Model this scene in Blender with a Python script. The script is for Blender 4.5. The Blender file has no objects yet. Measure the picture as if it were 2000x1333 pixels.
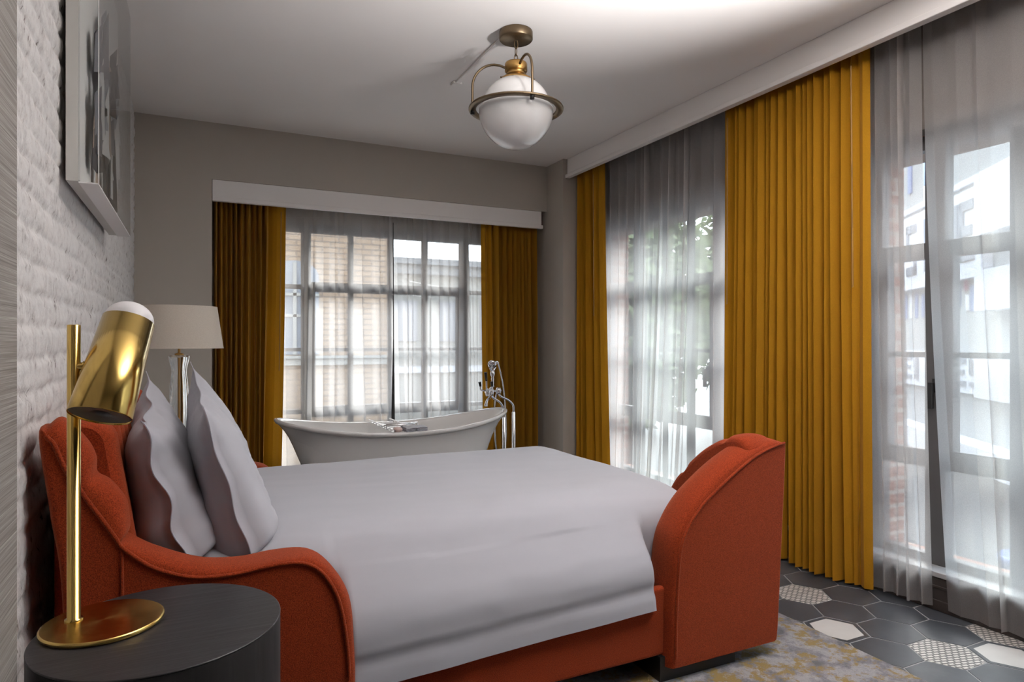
import bpy, bmesh, math, random
import numpy as np
from mathutils import Vector, noise

random.seed(7)
rng = np.random.default_rng(7)
PI = math.pi
sc = bpy.context.scene
COL = sc.collection

# ------------------------------------------------------------------ camera, sky, sun, exposure
YAW = math.atan(622 / 1280.0)
cd = bpy.data.cameras.new('camera')
cam = bpy.data.objects.new('camera', cd)
COL.objects.link(cam)
cam.location = (0, 0, 1.28)
cam.rotation_euler = (PI / 2, 0, -YAW)
cd.sensor_width = 36.0
cd.lens = 36.0 * 1280 / 2000
cd.shift_y = 0.00075
cd.clip_start = 0.02
cd.clip_end = 300
sc.camera = cam

w = bpy.data.worlds.new('sky')
sc.world = w
w.use_nodes = True
wn = w.node_tree
wn.nodes.clear()
wo = wn.nodes.new('ShaderNodeOutputWorld')
wb = wn.nodes.new('ShaderNodeBackground')
wt = wn.nodes.new('ShaderNodeTexCoord')
wsx = wn.nodes.new('ShaderNodeSeparateXYZ')
wr = wn.nodes.new('ShaderNodeValToRGB')
wr.color_ramp.elements[0].position = 0.0
wr.color_ramp.elements[0].color = (0.86, 0.90, 0.95, 1)
wr.color_ramp.elements[1].position = 0.8
wr.color_ramp.elements[1].color = (0.62, 0.76, 0.95, 1)
wn.links.new(wt.outputs['Generated'], wsx.inputs[0])
wn.links.new(wsx.outputs['Z'], wr.inputs[0])
wn.links.new(wr.outputs[0], wb.inputs['Color'])
wb.inputs['Strength'].default_value = 5.0
wn.links.new(wb.outputs[0], wo.inputs[0])

sd = bpy.data.lights.new('sun', 'SUN')
sd.energy = 11.0
sd.angle = math.radians(55)
sd.color = (1.0, 0.95, 0.9)
sun = bpy.data.objects.new('sun', sd)
COL.objects.link(sun)
sun.location = (12, 2, 9)
sun.rotation_euler = Vector((-0.62, -0.48, -0.60)).to_track_quat('-Z', 'Y').to_euler()

sc.view_settings.view_transform = 'Standard'
sc.view_settings.look = 'None'
sc.view_settings.gamma = 1.0
sc.view_settings.use_curve_mapping = False
sc.view_settings.exposure = 0.62
cy = sc.cycles
cy.max_bounces = 12
cy.diffuse_bounces = 6
cy.glossy_bounces = 5
cy.transmission_bounces = 8
cy.transparent_max_bounces = 24
cy.caustics_reflective = False
cy.caustics_refractive = False
cy.sample_clamp_indirect = 6.0
cy.use_denoising = True


# ------------------------------------------------------------------ materials
class NT:
    def __init__(self, name):
        self.m = bpy.data.materials.new(name)
        self.m.use_nodes = True
        self.t = self.m.node_tree
        self.t.nodes.clear()
        self.out = self.n('ShaderNodeOutputMaterial')

    def n(self, typ, **kw):
        nd = self.t.nodes.new(typ)
        for k, v in kw.items():
            if k in nd.inputs:
                nd.inputs[k].default_value = v
            else:
                setattr(nd, k, v)
        return nd

    def l(self, a, b):
        self.t.links.new(a, b)

    def surf(self, s):
        self.l(s, self.out.inputs['Surface'])
        return self.m

    def coords(self, scale=(1, 1, 1)):
        tc = self.n('ShaderNodeTexCoord')
        mp = self.n('ShaderNodeMapping')
        mp.inputs['Scale'].default_value = scale
        self.l(tc.outputs['Object'], mp.inputs[0])
        return mp.outputs[0]

    def noise(self, vec, scale, detail=4, rough=0.5):
        nd = self.n('ShaderNodeTexNoise')
        nd.inputs['Scale'].default_value = scale
        nd.inputs['Detail'].default_value = detail
        nd.inputs['Roughness'].default_value = rough
        self.l(vec, nd.inputs['Vector'])
        return nd.outputs[0]

    def ramp(self, fac, stops):
        r = self.n('ShaderNodeValToRGB')
        e = r.color_ramp.elements
        while len(e) < len(stops):
            e.new(0.5)
        for i, (p, c) in enumerate(stops):
            e[i].position = p
            e[i].color = (*c, 1) if len(c) == 3 else c
        self.l(fac, r.inputs[0])
        return r.outputs[0]

    def bump(self, h, strength, dist=0.01, normal=None):
        b = self.n('ShaderNodeBump')
        b.inputs['Strength'].default_value = strength
        b.inputs['Distance'].default_value = dist
        self.l(h, b.inputs['Height'])
        if normal:
            self.l(normal, b.inputs['Normal'])
        return b.outputs[0]

    def pbr(self, color, rough=0.6, metal=0.0, **kw):
        p = self.n('ShaderNodeBsdfPrincipled')
        if isinstance(color, tuple):
            p.inputs['Base Color'].default_value = (*color, 1)
        else:
            self.l(color, p.inputs['Base Color'])
        p.inputs['Roughness'].default_value = rough
        p.inputs['Metallic'].default_value = metal
        for k, v in kw.items():
            p.inputs[k.replace('_', ' ')].default_value = v
        return p


def plain(name, color, rough=0.6, metal=0.0, var=0.06, scale=6.0, bump=0.0, bscale=60, bdist=0.003, **kw):
    t = NT(name)
    v = t.coords()
    c1 = tuple(min(1, c * (1 + var)) for c in color)
    c0 = tuple(c * (1 - var) for c in color)
    col = t.ramp(t.noise(v, scale), [(0.3, c0), (0.7, c1)])
    p = t.pbr(col, rough, metal, **kw)
    if bump:
        t.l(t.bump(t.noise(v, bscale), bump, bdist), p.inputs['Normal'])
    return t.surf(p.outputs[0])


def velvet():
    t = NT('burnt_orange_boucle')
    v = t.coords()
    fine = t.noise(v, 420, 3, 0.7)
    col = t.ramp(fine, [(0.33, (0.09, 0.008, 0.002)), (0.52, (0.25, 0.029, 0.006)), (0.72, (0.38, 0.060, 0.014))])
    p = t.pbr(col, 0.9, 0, Sheen_Weight=0.2, Sheen_Roughness=0.5)
    p.inputs['Sheen Tint'].default_value = (1.0, 0.5, 0.3, 1)
    p.inputs['Specular IOR Level'].default_value = 0.15
    t.l(t.bump(fine, 0.6, 0.002), p.inputs['Normal'])
    return t.surf(p.outputs[0])


def fabric(name, color, trans=0.15, sheen=0.2, wv=900, rough=0.85):
    t = NT(name)
    v = t.coords((1, 1, 0.15))
    n1 = t.noise(v, wv, 2)
    c0 = tuple(c * 0.86 for c in color)
    c1 = tuple(min(1, c * 1.1) for c in color)
    col = t.ramp(n1, [(0.3, c0), (0.7, c1)])
    p = t.pbr(col, rough, 0, Sheen_Weight=sheen)
    p.inputs['Specular IOR Level'].default_value = 0.2
    t.l(t.bump(n1, 0.15, 0.001), p.inputs['Normal'])
    tr = t.n('ShaderNodeBsdfTranslucent')
    t.l(col, tr.inputs['Color'])
    mx = t.n('ShaderNodeMixShader')
    mx.inputs[0].default_value = trans
    t.l(p.outputs[0], mx.inputs[1])
    t.l(tr.outputs[0], mx.inputs[2])
    return t.surf(mx.outputs[0])


def sheer(name, cover, color=(0.86, 0.83, 0.80)):
    t = NT(name)
    v = t.coords((1, 1, 0.3))
    n1 = t.noise(v, 700, 2)
    fac = t.n('ShaderNodeMapRange')
    fac.inputs['To Min'].default_value = cover * 0.75
    fac.inputs['To Max'].default_value = min(1, cover * 1.25)
    t.l(n1, fac.inputs['Value'])
    d = t.n('ShaderNodeBsdfDiffuse')
    d.inputs['Color'].default_value = (*color, 1)
    tl = t.n('ShaderNodeBsdfTranslucent')
    tl.inputs['Color'].default_value = (*color, 1)
    a = t.n('ShaderNodeMixShader')
    a.inputs[0].default_value = 0.66
    t.l(d.outputs[0], a.inputs[1])
    t.l(tl.outputs[0], a.inputs[2])
    tp = t.n('ShaderNodeBsdfTransparent')
    m = t.n('ShaderNodeMixShader')
    t.l(fac.outputs[0], m.inputs[0])
    t.l(tp.outputs[0], m.inputs[1])
    t.l(a.outputs[0], m.inputs[2])
    return t.surf(m.outputs[0])


def pane_glass(name, tint=(0.96, 0.98, 0.98), ior=1.45):
    t = NT(name)
    tp = t.n('ShaderNodeBsdfTransparent')
    tp.inputs['Color'].default_value = (*tint, 1)
    g = t.n('ShaderNodeBsdfGlossy')
    g.inputs['Roughness'].default_value = 0.0
    f = t.n('ShaderNodeFresnel')
    f.inputs['IOR'].default_value = ior
    m = t.n('ShaderNodeMixShader')
    ge = t.n('ShaderNodeNewGeometry')
    inv = t.n('ShaderNodeMath', operation='SUBTRACT')
    inv.inputs[0].default_value = 1.0
    t.l(ge.outputs['Backfacing'], inv.inputs[1])
    mu = t.n('ShaderNodeMath', operation='MULTIPLY')
    t.l(f.outputs[0], mu.inputs[0])
    t.l(inv.outputs[0], mu.inputs[1])
    t.l(mu.outputs[0], m.inputs[0])
    t.l(tp.outputs[0], m.inputs[1])
    t.l(g.outputs[0], m.inputs[2])
    return t.surf(m.outputs[0])


def metal(name, color, rough, brush=None, aniso=0.0, tangent=None):
    t = NT(name)
    v = t.coords(brush or (1, 1, 1))
    n1 = t.noise(v, 60, 3)
    col = t.ramp(n1, [(0.3, tuple(c * 0.9 for c in color)), (0.7, color)])
    p = t.pbr(col, rough, 1.0)
    if aniso:
        p.inputs['Anisotropic'].default_value = aniso
        tg = t.n('ShaderNodeTangent')
        tg.direction_type = 'RADIAL'
        tg.axis = 'Z'
        t.l(tg.outputs[0], p.inputs['Tangent'])
    rr = t.n('ShaderNodeMapRange')
    rr.inputs['To Min'].default_value = rough * 0.8
    rr.inputs['To Max'].default_value = rough * 1.3
    t.l(n1, rr.inputs['Value'])
    t.l(rr.outputs[0], p.inputs['Roughness'])
    return t.surf(p.outputs[0])


def brick_mat(name, c1, c2, mortar, sx=0.22, sz=0.075, axis='x', msize=0.012, rough=0.85):
    t = NT(name)
    tc = t.n('ShaderNodeTexCoord')
    sp = t.n('ShaderNodeSeparateXYZ')
    t.l(tc.outputs['Object'], sp.inputs[0])
    cb = t.n('ShaderNodeCombineXYZ')
    if axis == 'xy':
        ad = t.n('ShaderNodeMath', operation='ADD')
        t.l(sp.outputs['X'], ad.inputs[0])
        t.l(sp.outputs['Y'], ad.inputs[1])
        t.l(ad.outputs[0], cb.inputs['X'])
    else:
        t.l(sp.outputs['X' if axis == 'x' else 'Y'], cb.inputs['X'])
    t.l(sp.outputs['Z'], cb.inputs['Y'])
    b = t.n('ShaderNodeTexBrick')
    b.inputs['Color1'].default_value = (*c1, 1)
    b.inputs['Color2'].default_value = (*c2, 1)
    b.inputs['Mortar'].default_value = (*mortar, 1)
    b.inputs['Scale'].default_value = 1.0
    b.inputs['Mortar Size'].default_value = msize
    b.inputs['Brick Width'].default_value = sx
    b.inputs['Row Height'].default_value = sz
    t.l(cb.outputs[0], b.inputs['Vector'])
    p = t.pbr(b.outputs['Color'], rough)
    t.l(t.bump(b.outputs['Fac'], -0.4, 0.01), p.inputs['Normal'])
    return t.surf(p.outputs[0])


M = {}
M['orange'] = velvet()
M['yellow'] = fabric('mustard_curtain_cloth', (0.385, 0.180, 0.006), 0.05, 0.05)
M['sheer'] = sheer('grey_voile', 0.53, (0.78, 0.76, 0.75))
M['sheer_hem'] = sheer('grey_voile_hem', 0.85, (0.55, 0.53, 0.50))
M['linen'] = plain('white_cotton', (0.36, 0.36, 0.395), 0.75, var=0.01, bump=0.05, bscale=300, bdist=0.001, Sheen_Weight=0.1)
M['grey_wall'] = plain('warm_grey_paint', (0.44, 0.40, 0.35), 0.7, var=0.03, scale=2, bump=0.05, bscale=180)
M['shaded_wall'] = plain('window_wall_shade_colour', (0.10, 0.085, 0.075), 0.7, var=0.03, scale=2)  # shade on the wall around the right windows, put into its colour
M['ceiling'] = plain('off_white_ceiling_paint', (0.82, 0.78, 0.755), 0.75, var=0.02, scale=1.5, bump=0.03, bscale=150)
M['white_trim'] = plain('white_pelmet_paint', (0.84, 0.81, 0.79), 0.45, var=0.01, scale=2)
M['frame'] = plain('charcoal_window_paint', (0.085, 0.082, 0.084), 0.4, var=0.05)
M['skirt'] = plain('dark_brown_skirting_paint', (0.035, 0.028, 0.025), 0.45, var=0.08)
M['sill'] = plain('pale_stone_sill', (0.36, 0.355, 0.355), 0.4, var=0.04)
M['glass'] = pane_glass('window_glass')
M['acrylic'] = pane_glass('acrylic_glazing', (0.95, 0.955, 0.95), 1.49)
M['brass'] = metal('brushed_brass', (0.60, 0.41, 0.125), 0.17, (1, 1, 0.05), 0.0)
M['brass_spun'] = metal('spun_brass', (0.72, 0.50, 0.16), 0.22, None, 0.75)
M['bronze'] = metal('aged_bronze', (0.20, 0.145, 0.09), 0.38)
M['antique'] = metal('antique_brass', (0.46, 0.27, 0.09), 0.32)
M['chrome'] = metal('polished_chrome', (0.82, 0.82, 0.84), 0.06)
M['opal'] = plain('opal_glass', (0.82, 0.81, 0.80), 0.12, var=0.01, Coat_Weight=0.5)
M['white_plastic'] = plain('white_lamp_dome', (0.78, 0.76, 0.77), 0.4, var=0.01)
M['lamp_inside'] = plain('grey_lamp_disc', (0.07, 0.068, 0.07), 0.45, var=0.05)
M['black'] = plain('black_paint', (0.012, 0.011, 0.011), 0.4)
M['tub'] = plain('white_tub_enamel', (0.76, 0.745, 0.73), 0.14, var=0.01, Coat_Weight=0.4)
M['paper_white'] = plain('white_card', (0.78, 0.77, 0.76), 0.6, var=0.01)
M['frame_white'] = plain('pale_frame_paint', (0.56, 0.55, 0.52), 0.5, var=0.02)
M['soap'] = plain('pink_soap', (0.60, 0.44, 0.40), 0.5, var=0.1, scale=40)
M['asphalt'] = plain('pale_asphalt', (0.19, 0.187, 0.183), 0.9, var=0.08, scale=3)
M['facade_grey'] = plain('grey_render', (0.36, 0.355, 0.345), 0.8, var=0.06, scale=2)
M['facade_white'] = plain('white_render', (0.66, 0.66, 0.69), 0.7, var=0.02)
M['letter_grey'] = plain('pale_grey_sign_paint', (0.25, 0.25, 0.275), 0.6, var=0.02)
M['sign_blue'] = plain('pale_blue_panel', (0.17, 0.21, 0.36), 0.6, var=0.03)
M['sign_pink'] = plain('pale_pink_panel', (0.38, 0.15, 0.20), 0.6, var=0.03)
M['cream'] = plain('cream_stucco', (0.31, 0.295, 0.265), 0.8, var=0.03)
M['cornice'] = plain('grey_cornice_stone', (0.2, 0.2, 0.205), 0.8, var=0.03)
M['dark_glass'] = plain('dark_window_glass', (0.16, 0.18, 0.21), 0.1)
M['blue_plastic'] = plain('light_blue_plastic', (0.17, 0.23, 0.42), 0.4)
M['red_brick'] = brick_mat('red_brick', (0.27, 0.125, 0.085), (0.22, 0.10, 0.07), (0.32, 0.26, 0.22), axis='xy')
M['tan_brick'] = brick_mat('tan_brick', (0.31, 0.21, 0.135), (0.255, 0.165, 0.10), (0.165, 0.115, 0.08), 0.3, 0.1, 'x', 0.016)


def leaf_mat():
    t = NT('green_leaves')
    v = t.coords()
    col = t.ramp(t.noise(v, 1.5), [(0.3, (0.15, 0.18, 0.085)), (0.7, (0.32, 0.345, 0.20))])
    d = t.n('ShaderNodeBsdfDiffuse')
    tr = t.n('ShaderNodeBsdfTranslucent')
    t.l(col, d.inputs[0])
    t.l(col, tr.inputs[0])
    m = t.n('ShaderNodeMixShader')
    m.inputs[0].default_value = 0.5
    t.l(d.outputs[0], m.inputs[1])
    t.l(tr.outputs[0], m.inputs[2])
    return t.surf(m.outputs[0])


M['leaf'] = leaf_mat()
M['bark'] = plain('brown_bark', (0.16, 0.11, 0.08), 0.9, var=0.2, bump=0.4)


def glass_mat():
    t = NT('clear_lamp_glass')
    v = t.coords()
    p = t.pbr(t.ramp(t.noise(v, 3), [(0, (0.97, 0.98, 0.98)), (1, (1, 1, 1))]), 0.02, 0, Transmission_Weight=1.0, IOR=1.45)
    return t.surf(p.outputs[0])


M['clear'] = glass_mat()


def shade_mat():
    t = NT('cream_lampshade_linen')
    v = t.coords()
    col = t.ramp(t.noise(v, 300, 2), [(0.3, (0.72, 0.66, 0.58)), (0.7, (0.80, 0.74, 0.66))])
    d = t.n('ShaderNodeBsdfDiffuse')
    tr = t.n('ShaderNodeBsdfTranslucent')
    t.l(col, d.inputs[0])
    t.l(col, tr.inputs[0])
    m = t.n('ShaderNodeMixShader')
    m.inputs[0].default_value = 0.35
    t.l(d.outputs[0], m.inputs[1])
    t.l(tr.outputs[0], m.inputs[2])
    return t.surf(m.outputs[0])


M['shade'] = shade_mat()


def wood_dark():
    t = NT('black_stained_ash')
    v = t.coords((1.2, 18, 18))
    n1 = t.noise(v, 5, 6, 0.6)
    col = t.ramp(n1, [(0.35, (0.013, 0.012, 0.013)), (0.55, (0.024, 0.0225, 0.024)), (0.75, (0.042, 0.040, 0.042))])
    p = t.pbr(col, 0.42)
    t.l(t.bump(n1, 0.35, 0.002), p.inputs['Normal'])
    return t.surf(p.outputs[0])


def wood_dark_side():
    t = NT('black_stained_ash_upright_grain')
    v = t.coords((16, 16, 0.8))
    n1 = t.noise(v, 5, 6, 0.6)
    col = t.ramp(n1, [(0.35, (0.006, 0.0055, 0.006)), (0.75, (0.017, 0.016, 0.017))])
    p = t.pbr(col, 0.5)
    t.l(t.bump(n1, 0.3, 0.002), p.inputs['Normal'])
    return t.surf(p.outputs[0])


M['wood'] = wood_dark()
M['wood_side'] = wood_dark_side()


def grasscloth():
    t = NT('grey_grasscloth')
    v = t.coords((1, 0.35, 55))
    n1 = t.noise(v, 4, 6, 0.65)
    v2 = t.coords((1, 1.2, 160))
    n2 = t.noise(v2, 3, 3, 0.7)
    a = t.n('ShaderNodeMath', operation='MULTIPLY')
    t.l(n1, a.inputs[0])
    t.l(n2, a.inputs[1])
    col = t.ramp(a.outputs[0], [(0.14, (0.13, 0.115, 0.105)), (0.26, (0.24, 0.22, 0.205)), (0.36, (0.34, 0.32, 0.30)), (0.44, (0.62, 0.60, 0.57))])
    p = t.pbr(col, 0.7)
    t.l(t.bump(a.outputs[0], 0.4, 0.002), p.inputs['Normal'])
    return t.surf(p.outputs[0])


M['grasscloth'] = grasscloth()


def white_brick():
    t = NT('white_painted_old_brick')
    v = t.coords()
    pits = t.noise(t.coords((1, 1.6, 0.7)), 26, 7, 0.68)
    col = t.ramp(pits, [(0.325, (0.13, 0.105, 0.09)), (0.375, (0.58, 0.55, 0.54)), (0.5, (0.72, 0.70, 0.69)), (0.8, (0.77, 0.755, 0.745))])
    p = t.pbr(col, 0.7)
    b1 = t.bump(t.noise(v, 90, 5, 0.6), 0.45, 0.004)
    t.l(t.bump(pits, 0.6, 0.008, b1), p.inputs['Normal'])
    return t.surf(p.outputs[0])


M['white_brick'] = white_brick()


def rug_mat():
    t = NT('abstract_wool_pile')
    v = t.coords()
    big = t.noise(v, 11, 9, 0.74)
    base = t.ramp(big, [(0.36, (0.10, 0.095, 0.11)), (0.46, (0.20, 0.19, 0.215)), (0.55, (0.36, 0.34, 0.35)), (0.66, (0.21, 0.20, 0.235))])
    v2 = t.coords()
    off = t.n('ShaderNodeVectorMath', operation='ADD')
    off.inputs[1].default_value = (3.7, 9.1, 2.2)
    t.l(v2, off.inputs[0])
    gold = t.noise(off.outputs[0], 12, 9, 0.74)
    mask = t.ramp(gold, [(0.50, (0, 0, 0)), (0.56, (1, 1, 1))])
    mix = t.n('ShaderNodeMix', data_type='RGBA')
    t.l(mask, mix.inputs[0])
    t.l(base, mix.inputs[6])
    mix.inputs[7].default_value = (0.26, 0.165, 0.025, 1)
    fine = t.noise(v, 350, 3, 0.7)
    mul = t.n('ShaderNodeMix', data_type='RGBA', blend_type='MULTIPLY')
    mul.inputs[0].default_value = 1.0
    t.l(mix.outputs[2], mul.inputs[6])
    t.l(t.ramp(fine, [(0.25, (0.55, 0.55, 0.55)), (0.65, (1, 1, 1))]), mul.inputs[7])
    p = t.pbr(mul.outputs[2], 0.95, 0, Sheen_Weight=0.2)
    t.l(t.bump(fine, 0.8, 0.004), p.inputs['Normal'])
    return t.surf(p.outputs[0])


M['rug'] = rug_mat()


def tile_plain():
    t = NT('slate_grey_tile')
    v = t.coords()
    n1 = t.noise(v, 4, 6, 0.6)
    col = t.ramp(n1, [(0.3, (0.028, 0.031, 0.037)), (0.55, (0.048, 0.052, 0.060)), (0.8, (0.09, 0.095, 0.105))])
    p = t.pbr(col, 0.36)
    t.l(t.bump(n1, 0.1, 0.003), p.inputs['Normal'])
    return t.surf(p.outputs[0])


def tile_trellis():
    t = NT('trellis_pattern_tile')
    v = t.coords()
    mp = t.n('ShaderNodeMapping')
    mp.inputs['Rotation'].default_value = (0, 0, math.radians(15))
    t.l(v, mp.inputs[0])
    b = t.n('ShaderNodeTexBrick')
    b.inputs['Color1'].default_value = (0.66, 0.63, 0.58, 1)
    b.inputs['Color2'].default_value = (0.60, 0.57, 0.53, 1)
    b.inputs['Mortar'].default_value = (0.13, 0.12, 0.115, 1)
    b.inputs['Scale'].default_value = 1.0
    b.inputs['Mortar Size'].default_value = 0.0042
    b.inputs['Brick Width'].default_value = 0.030
    b.inputs['Row Height'].default_value = 0.018
    t.l(mp.outputs[0], b.inputs['Vector'])
    p = t.pbr(b.outputs['Color'], 0.4)
    return t.surf(p.outputs[0])


M['tile'] = tile_plain()
M['tile_trellis'] = tile_trellis()
M['tile_white'] = plain('stone_white_tile', (0.52, 0.50, 0.48), 0.38, var=0.06, scale=8)
M['tile_border'] = plain('dark_tile_border', (0.05, 0.055, 0.065), 0.35, var=0.1)
M['grout'] = plain('grey_grout', (0.30, 0.295, 0.29), 0.8)
M['shard_black'] = plain('black_folded_paper', (0.035, 0.032, 0.032), 0.5)
M['shard_grey'] = plain('grey_folded_paper', (0.16, 0.16, 0.18), 0.5)
M['shard_blue'] = plain('slate_folded_paper', (0.27, 0.29, 0.33), 0.45)
M['shard_white'] = plain('white_folded_paper', (0.7, 0.7, 0.7), 0.5)
M['shard_tan'] = plain('tan_folded_paper', (0.42, 0.32, 0.25), 0.5)

# ------------------------------------------------------------------ object helpers
ORG = {}


def root(name, loc, label, cat, group=None):
    o = bpy.data.objects.new(name, None)
    COL.objects.link(o)
    o.location = loc
    o.empty_display_size = 0.1
    ORG[o.name] = Vector(loc)
    o['label'] = label
    o['category'] = cat
    if group:
        o['group'] = group
    return o


def tag(o, label=None, cat=None, group=None, kind=None):
    if label:
        o['label'] = label
    if cat:
        o['category'] = cat
    if group:
        o['group'] = group
    if kind:
        o['kind'] = kind
    return o


def origin_of(o):
    v = Vector((0, 0, 0))
    while o is not None:
        v = v + Vector(o.location)
        o = o.parent
    return v


class MB:
    """collects shapes (world coordinates) for one mesh"""

    def __init__(self):
        self.v, self.f, self.mi, self.sm = [], [], [], []
        self.cur = 0

    def add(self, vs, fs, smooth=True):
        b = len(self.v)
        self.v += [tuple(p) for p in vs]
        for f in fs:
            self.f.append(tuple(i + b for i in f))
            self.mi.append(self.cur)
            self.sm.append(smooth)
        return self

    def box(self, x0, x1, y0, y1, z0, z1):
        vs = [(x, y, z) for z in (z0, z1) for y in (y0, y1) for x in (x0, x1)]
        return self.add(vs, [(0, 2, 3, 1), (4, 5, 7, 6), (0, 1, 5, 4), (2, 6, 7, 3), (0, 4, 6, 2), (1, 3, 7, 5)], False)

    def grid(self, P, cu=False, cv=False, smooth=True):
        P = np.asarray(P, float)
        nu, nv = P.shape[:2]
        fs = []
        for i in range(nu if cu else nu - 1):
            for j in range(nv if cv else nv - 1):
                a, b = i, (i + 1) % nu
                c, d = j, (j + 1) % nv
                fs.append((a * nv + c, b * nv + c, b * nv + d, a * nv + d))
        return self.add(P.reshape(-1, 3).tolist(), fs, smooth)

    def ngon(self, pts, smooth=False):
        return self.add(pts, [tuple(range(len(pts)))], smooth)

    def tube(self, pts, r, n=12, caps=True, close=False):
        pts = [Vector(p) for p in pts]
        k = len(pts)
        rr = r if isinstance(r, (list, tuple)) else [r] * k
        rings = []
        up = Vector((0, 0, 1))
        prev = None
        for i, p in enumerate(pts):
            if close:
                t = (pts[(i + 1) % k] - pts[i - 1])
            else:
                t = pts[min(i + 1, k - 1)] - pts[max(i - 1, 0)]
            t.normalize()
            if prev is None:
                a = up if abs(t.z) < 0.95 else Vector((1, 0, 0))
                nrm = (a - t * a.dot(t)).normalized()
            else:
                nrm = (prev - t * prev.dot(t)).normalized()
            prev = nrm
            bn = t.cross(nrm)
            rings.append([tuple(p + (nrm * math.cos(q) + bn * math.sin(q)) * rr[i]) for q in [2 * PI * j / n for j in range(n)]])
        self.grid(rings, cu=close, cv=True)
        if caps and not close:
            self.ngon(rings[0][::-1])
            self.ngon(rings[-1])
        return self

    def lathe(self, prof, c=(0, 0, 0), n=40, axis=None, sharp=False):
        """prof list of (r, z) revolved about the z axis through c (or along axis)"""
        ax = Vector(axis).normalized() if axis is not None else Vector((0, 0, 1))
        q = Vector((0, 0, 1)).rotation_difference(ax)
        rings = []
        for r, z in prof:
            rings.append([tuple(Vector(c) + q @ Vector((r * math.cos(2 * PI * j / n), r * math.sin(2 * PI * j / n), z))) for j in range(n)])
        if sharp:
            for i in range(len(rings) - 1):
                self.grid([rings[i], rings[i + 1]], cv=True)
        else:
            self.grid(rings, cv=True)
        return self

    def disc(self, c, r, n=40, axis=None, flip=False):
        ax = Vector(axis).normalized() if axis is not None else Vector((0, 0, 1))
        q = Vector((0, 0, 1)).rotation_difference(ax)
        p = [tuple(Vector(c) + q @ Vector((r * math.cos(2 * PI * j / n), r * math.sin(2 * PI * j / n), 0))) for j in range(n)]
        return self.ngon(p[::-1] if flip else p)

    def build(self, name, mat, parent=None, bevel=0, kind=None, subsurf=0, solid=0):
        me = bpy.data.meshes.new(name)
        org = origin_of(parent) if parent else Vector((0, 0, 0))
        me.from_pydata([(x - org.x, y - org.y, z - org.z) for x, y, z in self.v], [], self.f)
        for m in (mat if isinstance(mat, (list, tuple)) else [mat]):
            me.materials.append(m)
        me.polygons.foreach_set('material_index', self.mi)
        me.polygons.foreach_set('use_smooth', self.sm)
        me.update()
        o = bpy.data.objects.new(name, me)
        COL.objects.link(o)
        if parent:
            o.parent = parent
        if solid:
            s = o.modifiers.new('thickness', 'SOLIDIFY')
            s.thickness = solid
            s.offset = 0
        if bevel:
            b = o.modifiers.new('bevel', 'BEVEL')
            b.width = bevel
            b.segments = 3
            b.limit_method = 'ANGLE'
            b.harden_normals = False
        if subsurf:
            s = o.modifiers.new('sub', 'SUBSURF')
            s.levels = subsurf
            s.render_levels = subsurf
        if kind:
            o['kind'] = kind
        return o


def catmull(P, n, close=False):
    P = np.asarray(P, float)
    k = len(P)
    # chord-length parameter, sampled evenly in segments
    out = []
    segs = k - 1
    for i in range(n):
        t = i / (n - 1) * segs
        s = min(int(t), segs - 1)
        u = t - s
        p1, p2 = P[s], P[s + 1]
        p0 = P[s - 1] if s > 0 else 2 * p1 - p2
        p3 = P[s + 2] if s + 2 < k else 2 * p2 - p1
        out.append(0.5 * ((2 * p1) + (-p0 + p2) * u + (2 * p0 - 5 * p1 + 4 * p2 - p3) * u * u + (-p0 + 3 * p1 - 3 * p2 + p3) * u ** 3))
    return np.array(out)


def fbm(x, y, z, o=4):
    return noise.fractal(Vector((x, y, z)), 1.0, 2.0, o)


# ------------------------------------------------------------------ the setting
CEIL = 2.91
# floor: hexagonal tiles on grout
fl = MB()
fl.cur = 4
fl.box(-0.65, 3.62, -2.65, 5.95, -0.12, -0.0015)
side, px_, py_ = 0.1360, 0.2040, 0.2355


def hexa(cx, cy, s, z):
    return [(cx + s * math.cos(PI / 3 * k), cy + s * math.sin(PI / 3 * k), z) for k in range(6)]


special = {(0, 0): 1, (0, 3): 1, (2, 0): 1, (-1, 1): 2, (1, -1): 2, (-1, -3): 1, (2, -4): 2, (0, -4): 2, (-2, 4): 1,
           (-3, -2): 2, (-4, 2): 1, (-6, 5): 2, (-8, 0): 1}
for i in range(-16, 5):
    for j in range(-19, 19):
        cx = 2.777 + px_ * i
        cy = 1.640 + py_ * (j + (0.5 if i % 2 else 0))
        if not (-0.55 < cx < 3.45 and -2.5 < cy < 5.8):
            continue
        ty = special.get((i, j), 0)
        if (i, j) not in special and (cx < 2.0 or cy > 2.8 or cy < 0.9):
            r = random.random()
            ty = 1 if r < 0.1 else 2 if r < 0.2 else 0
        o = hexa(cx, cy, side - 0.0042, 0.0)
        lo = hexa(cx, cy, side - 0.0034, -0.0014)
        fl.cur = {0: 0, 1: 1, 2: 3}[ty]
        fl.grid([lo, o], cv=True, smooth=False)
        if ty == 2:
            a, b = hexa(cx, cy, side - 0.012, 0.0), hexa(cx, cy, side - 0.026, 0.0)
            fl.grid([o, a], cv=True, smooth=False)
            fl.cur = 0
            fl.grid([a, b], cv=True, smooth=False)
            fl.cur = 2
            fl.ngon(b)
        else:
            fl.ngon(o)
fl.build('floor', [M['tile'], M['tile_trellis'], M['tile_white'], M['tile_border'], M['grout']], kind='structure')

MB().box(-0.65, 3.62, -2.65, 5.95, CEIL, CEIL + 0.2).build('ceiling', M['ceiling'], kind='structure')

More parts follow.
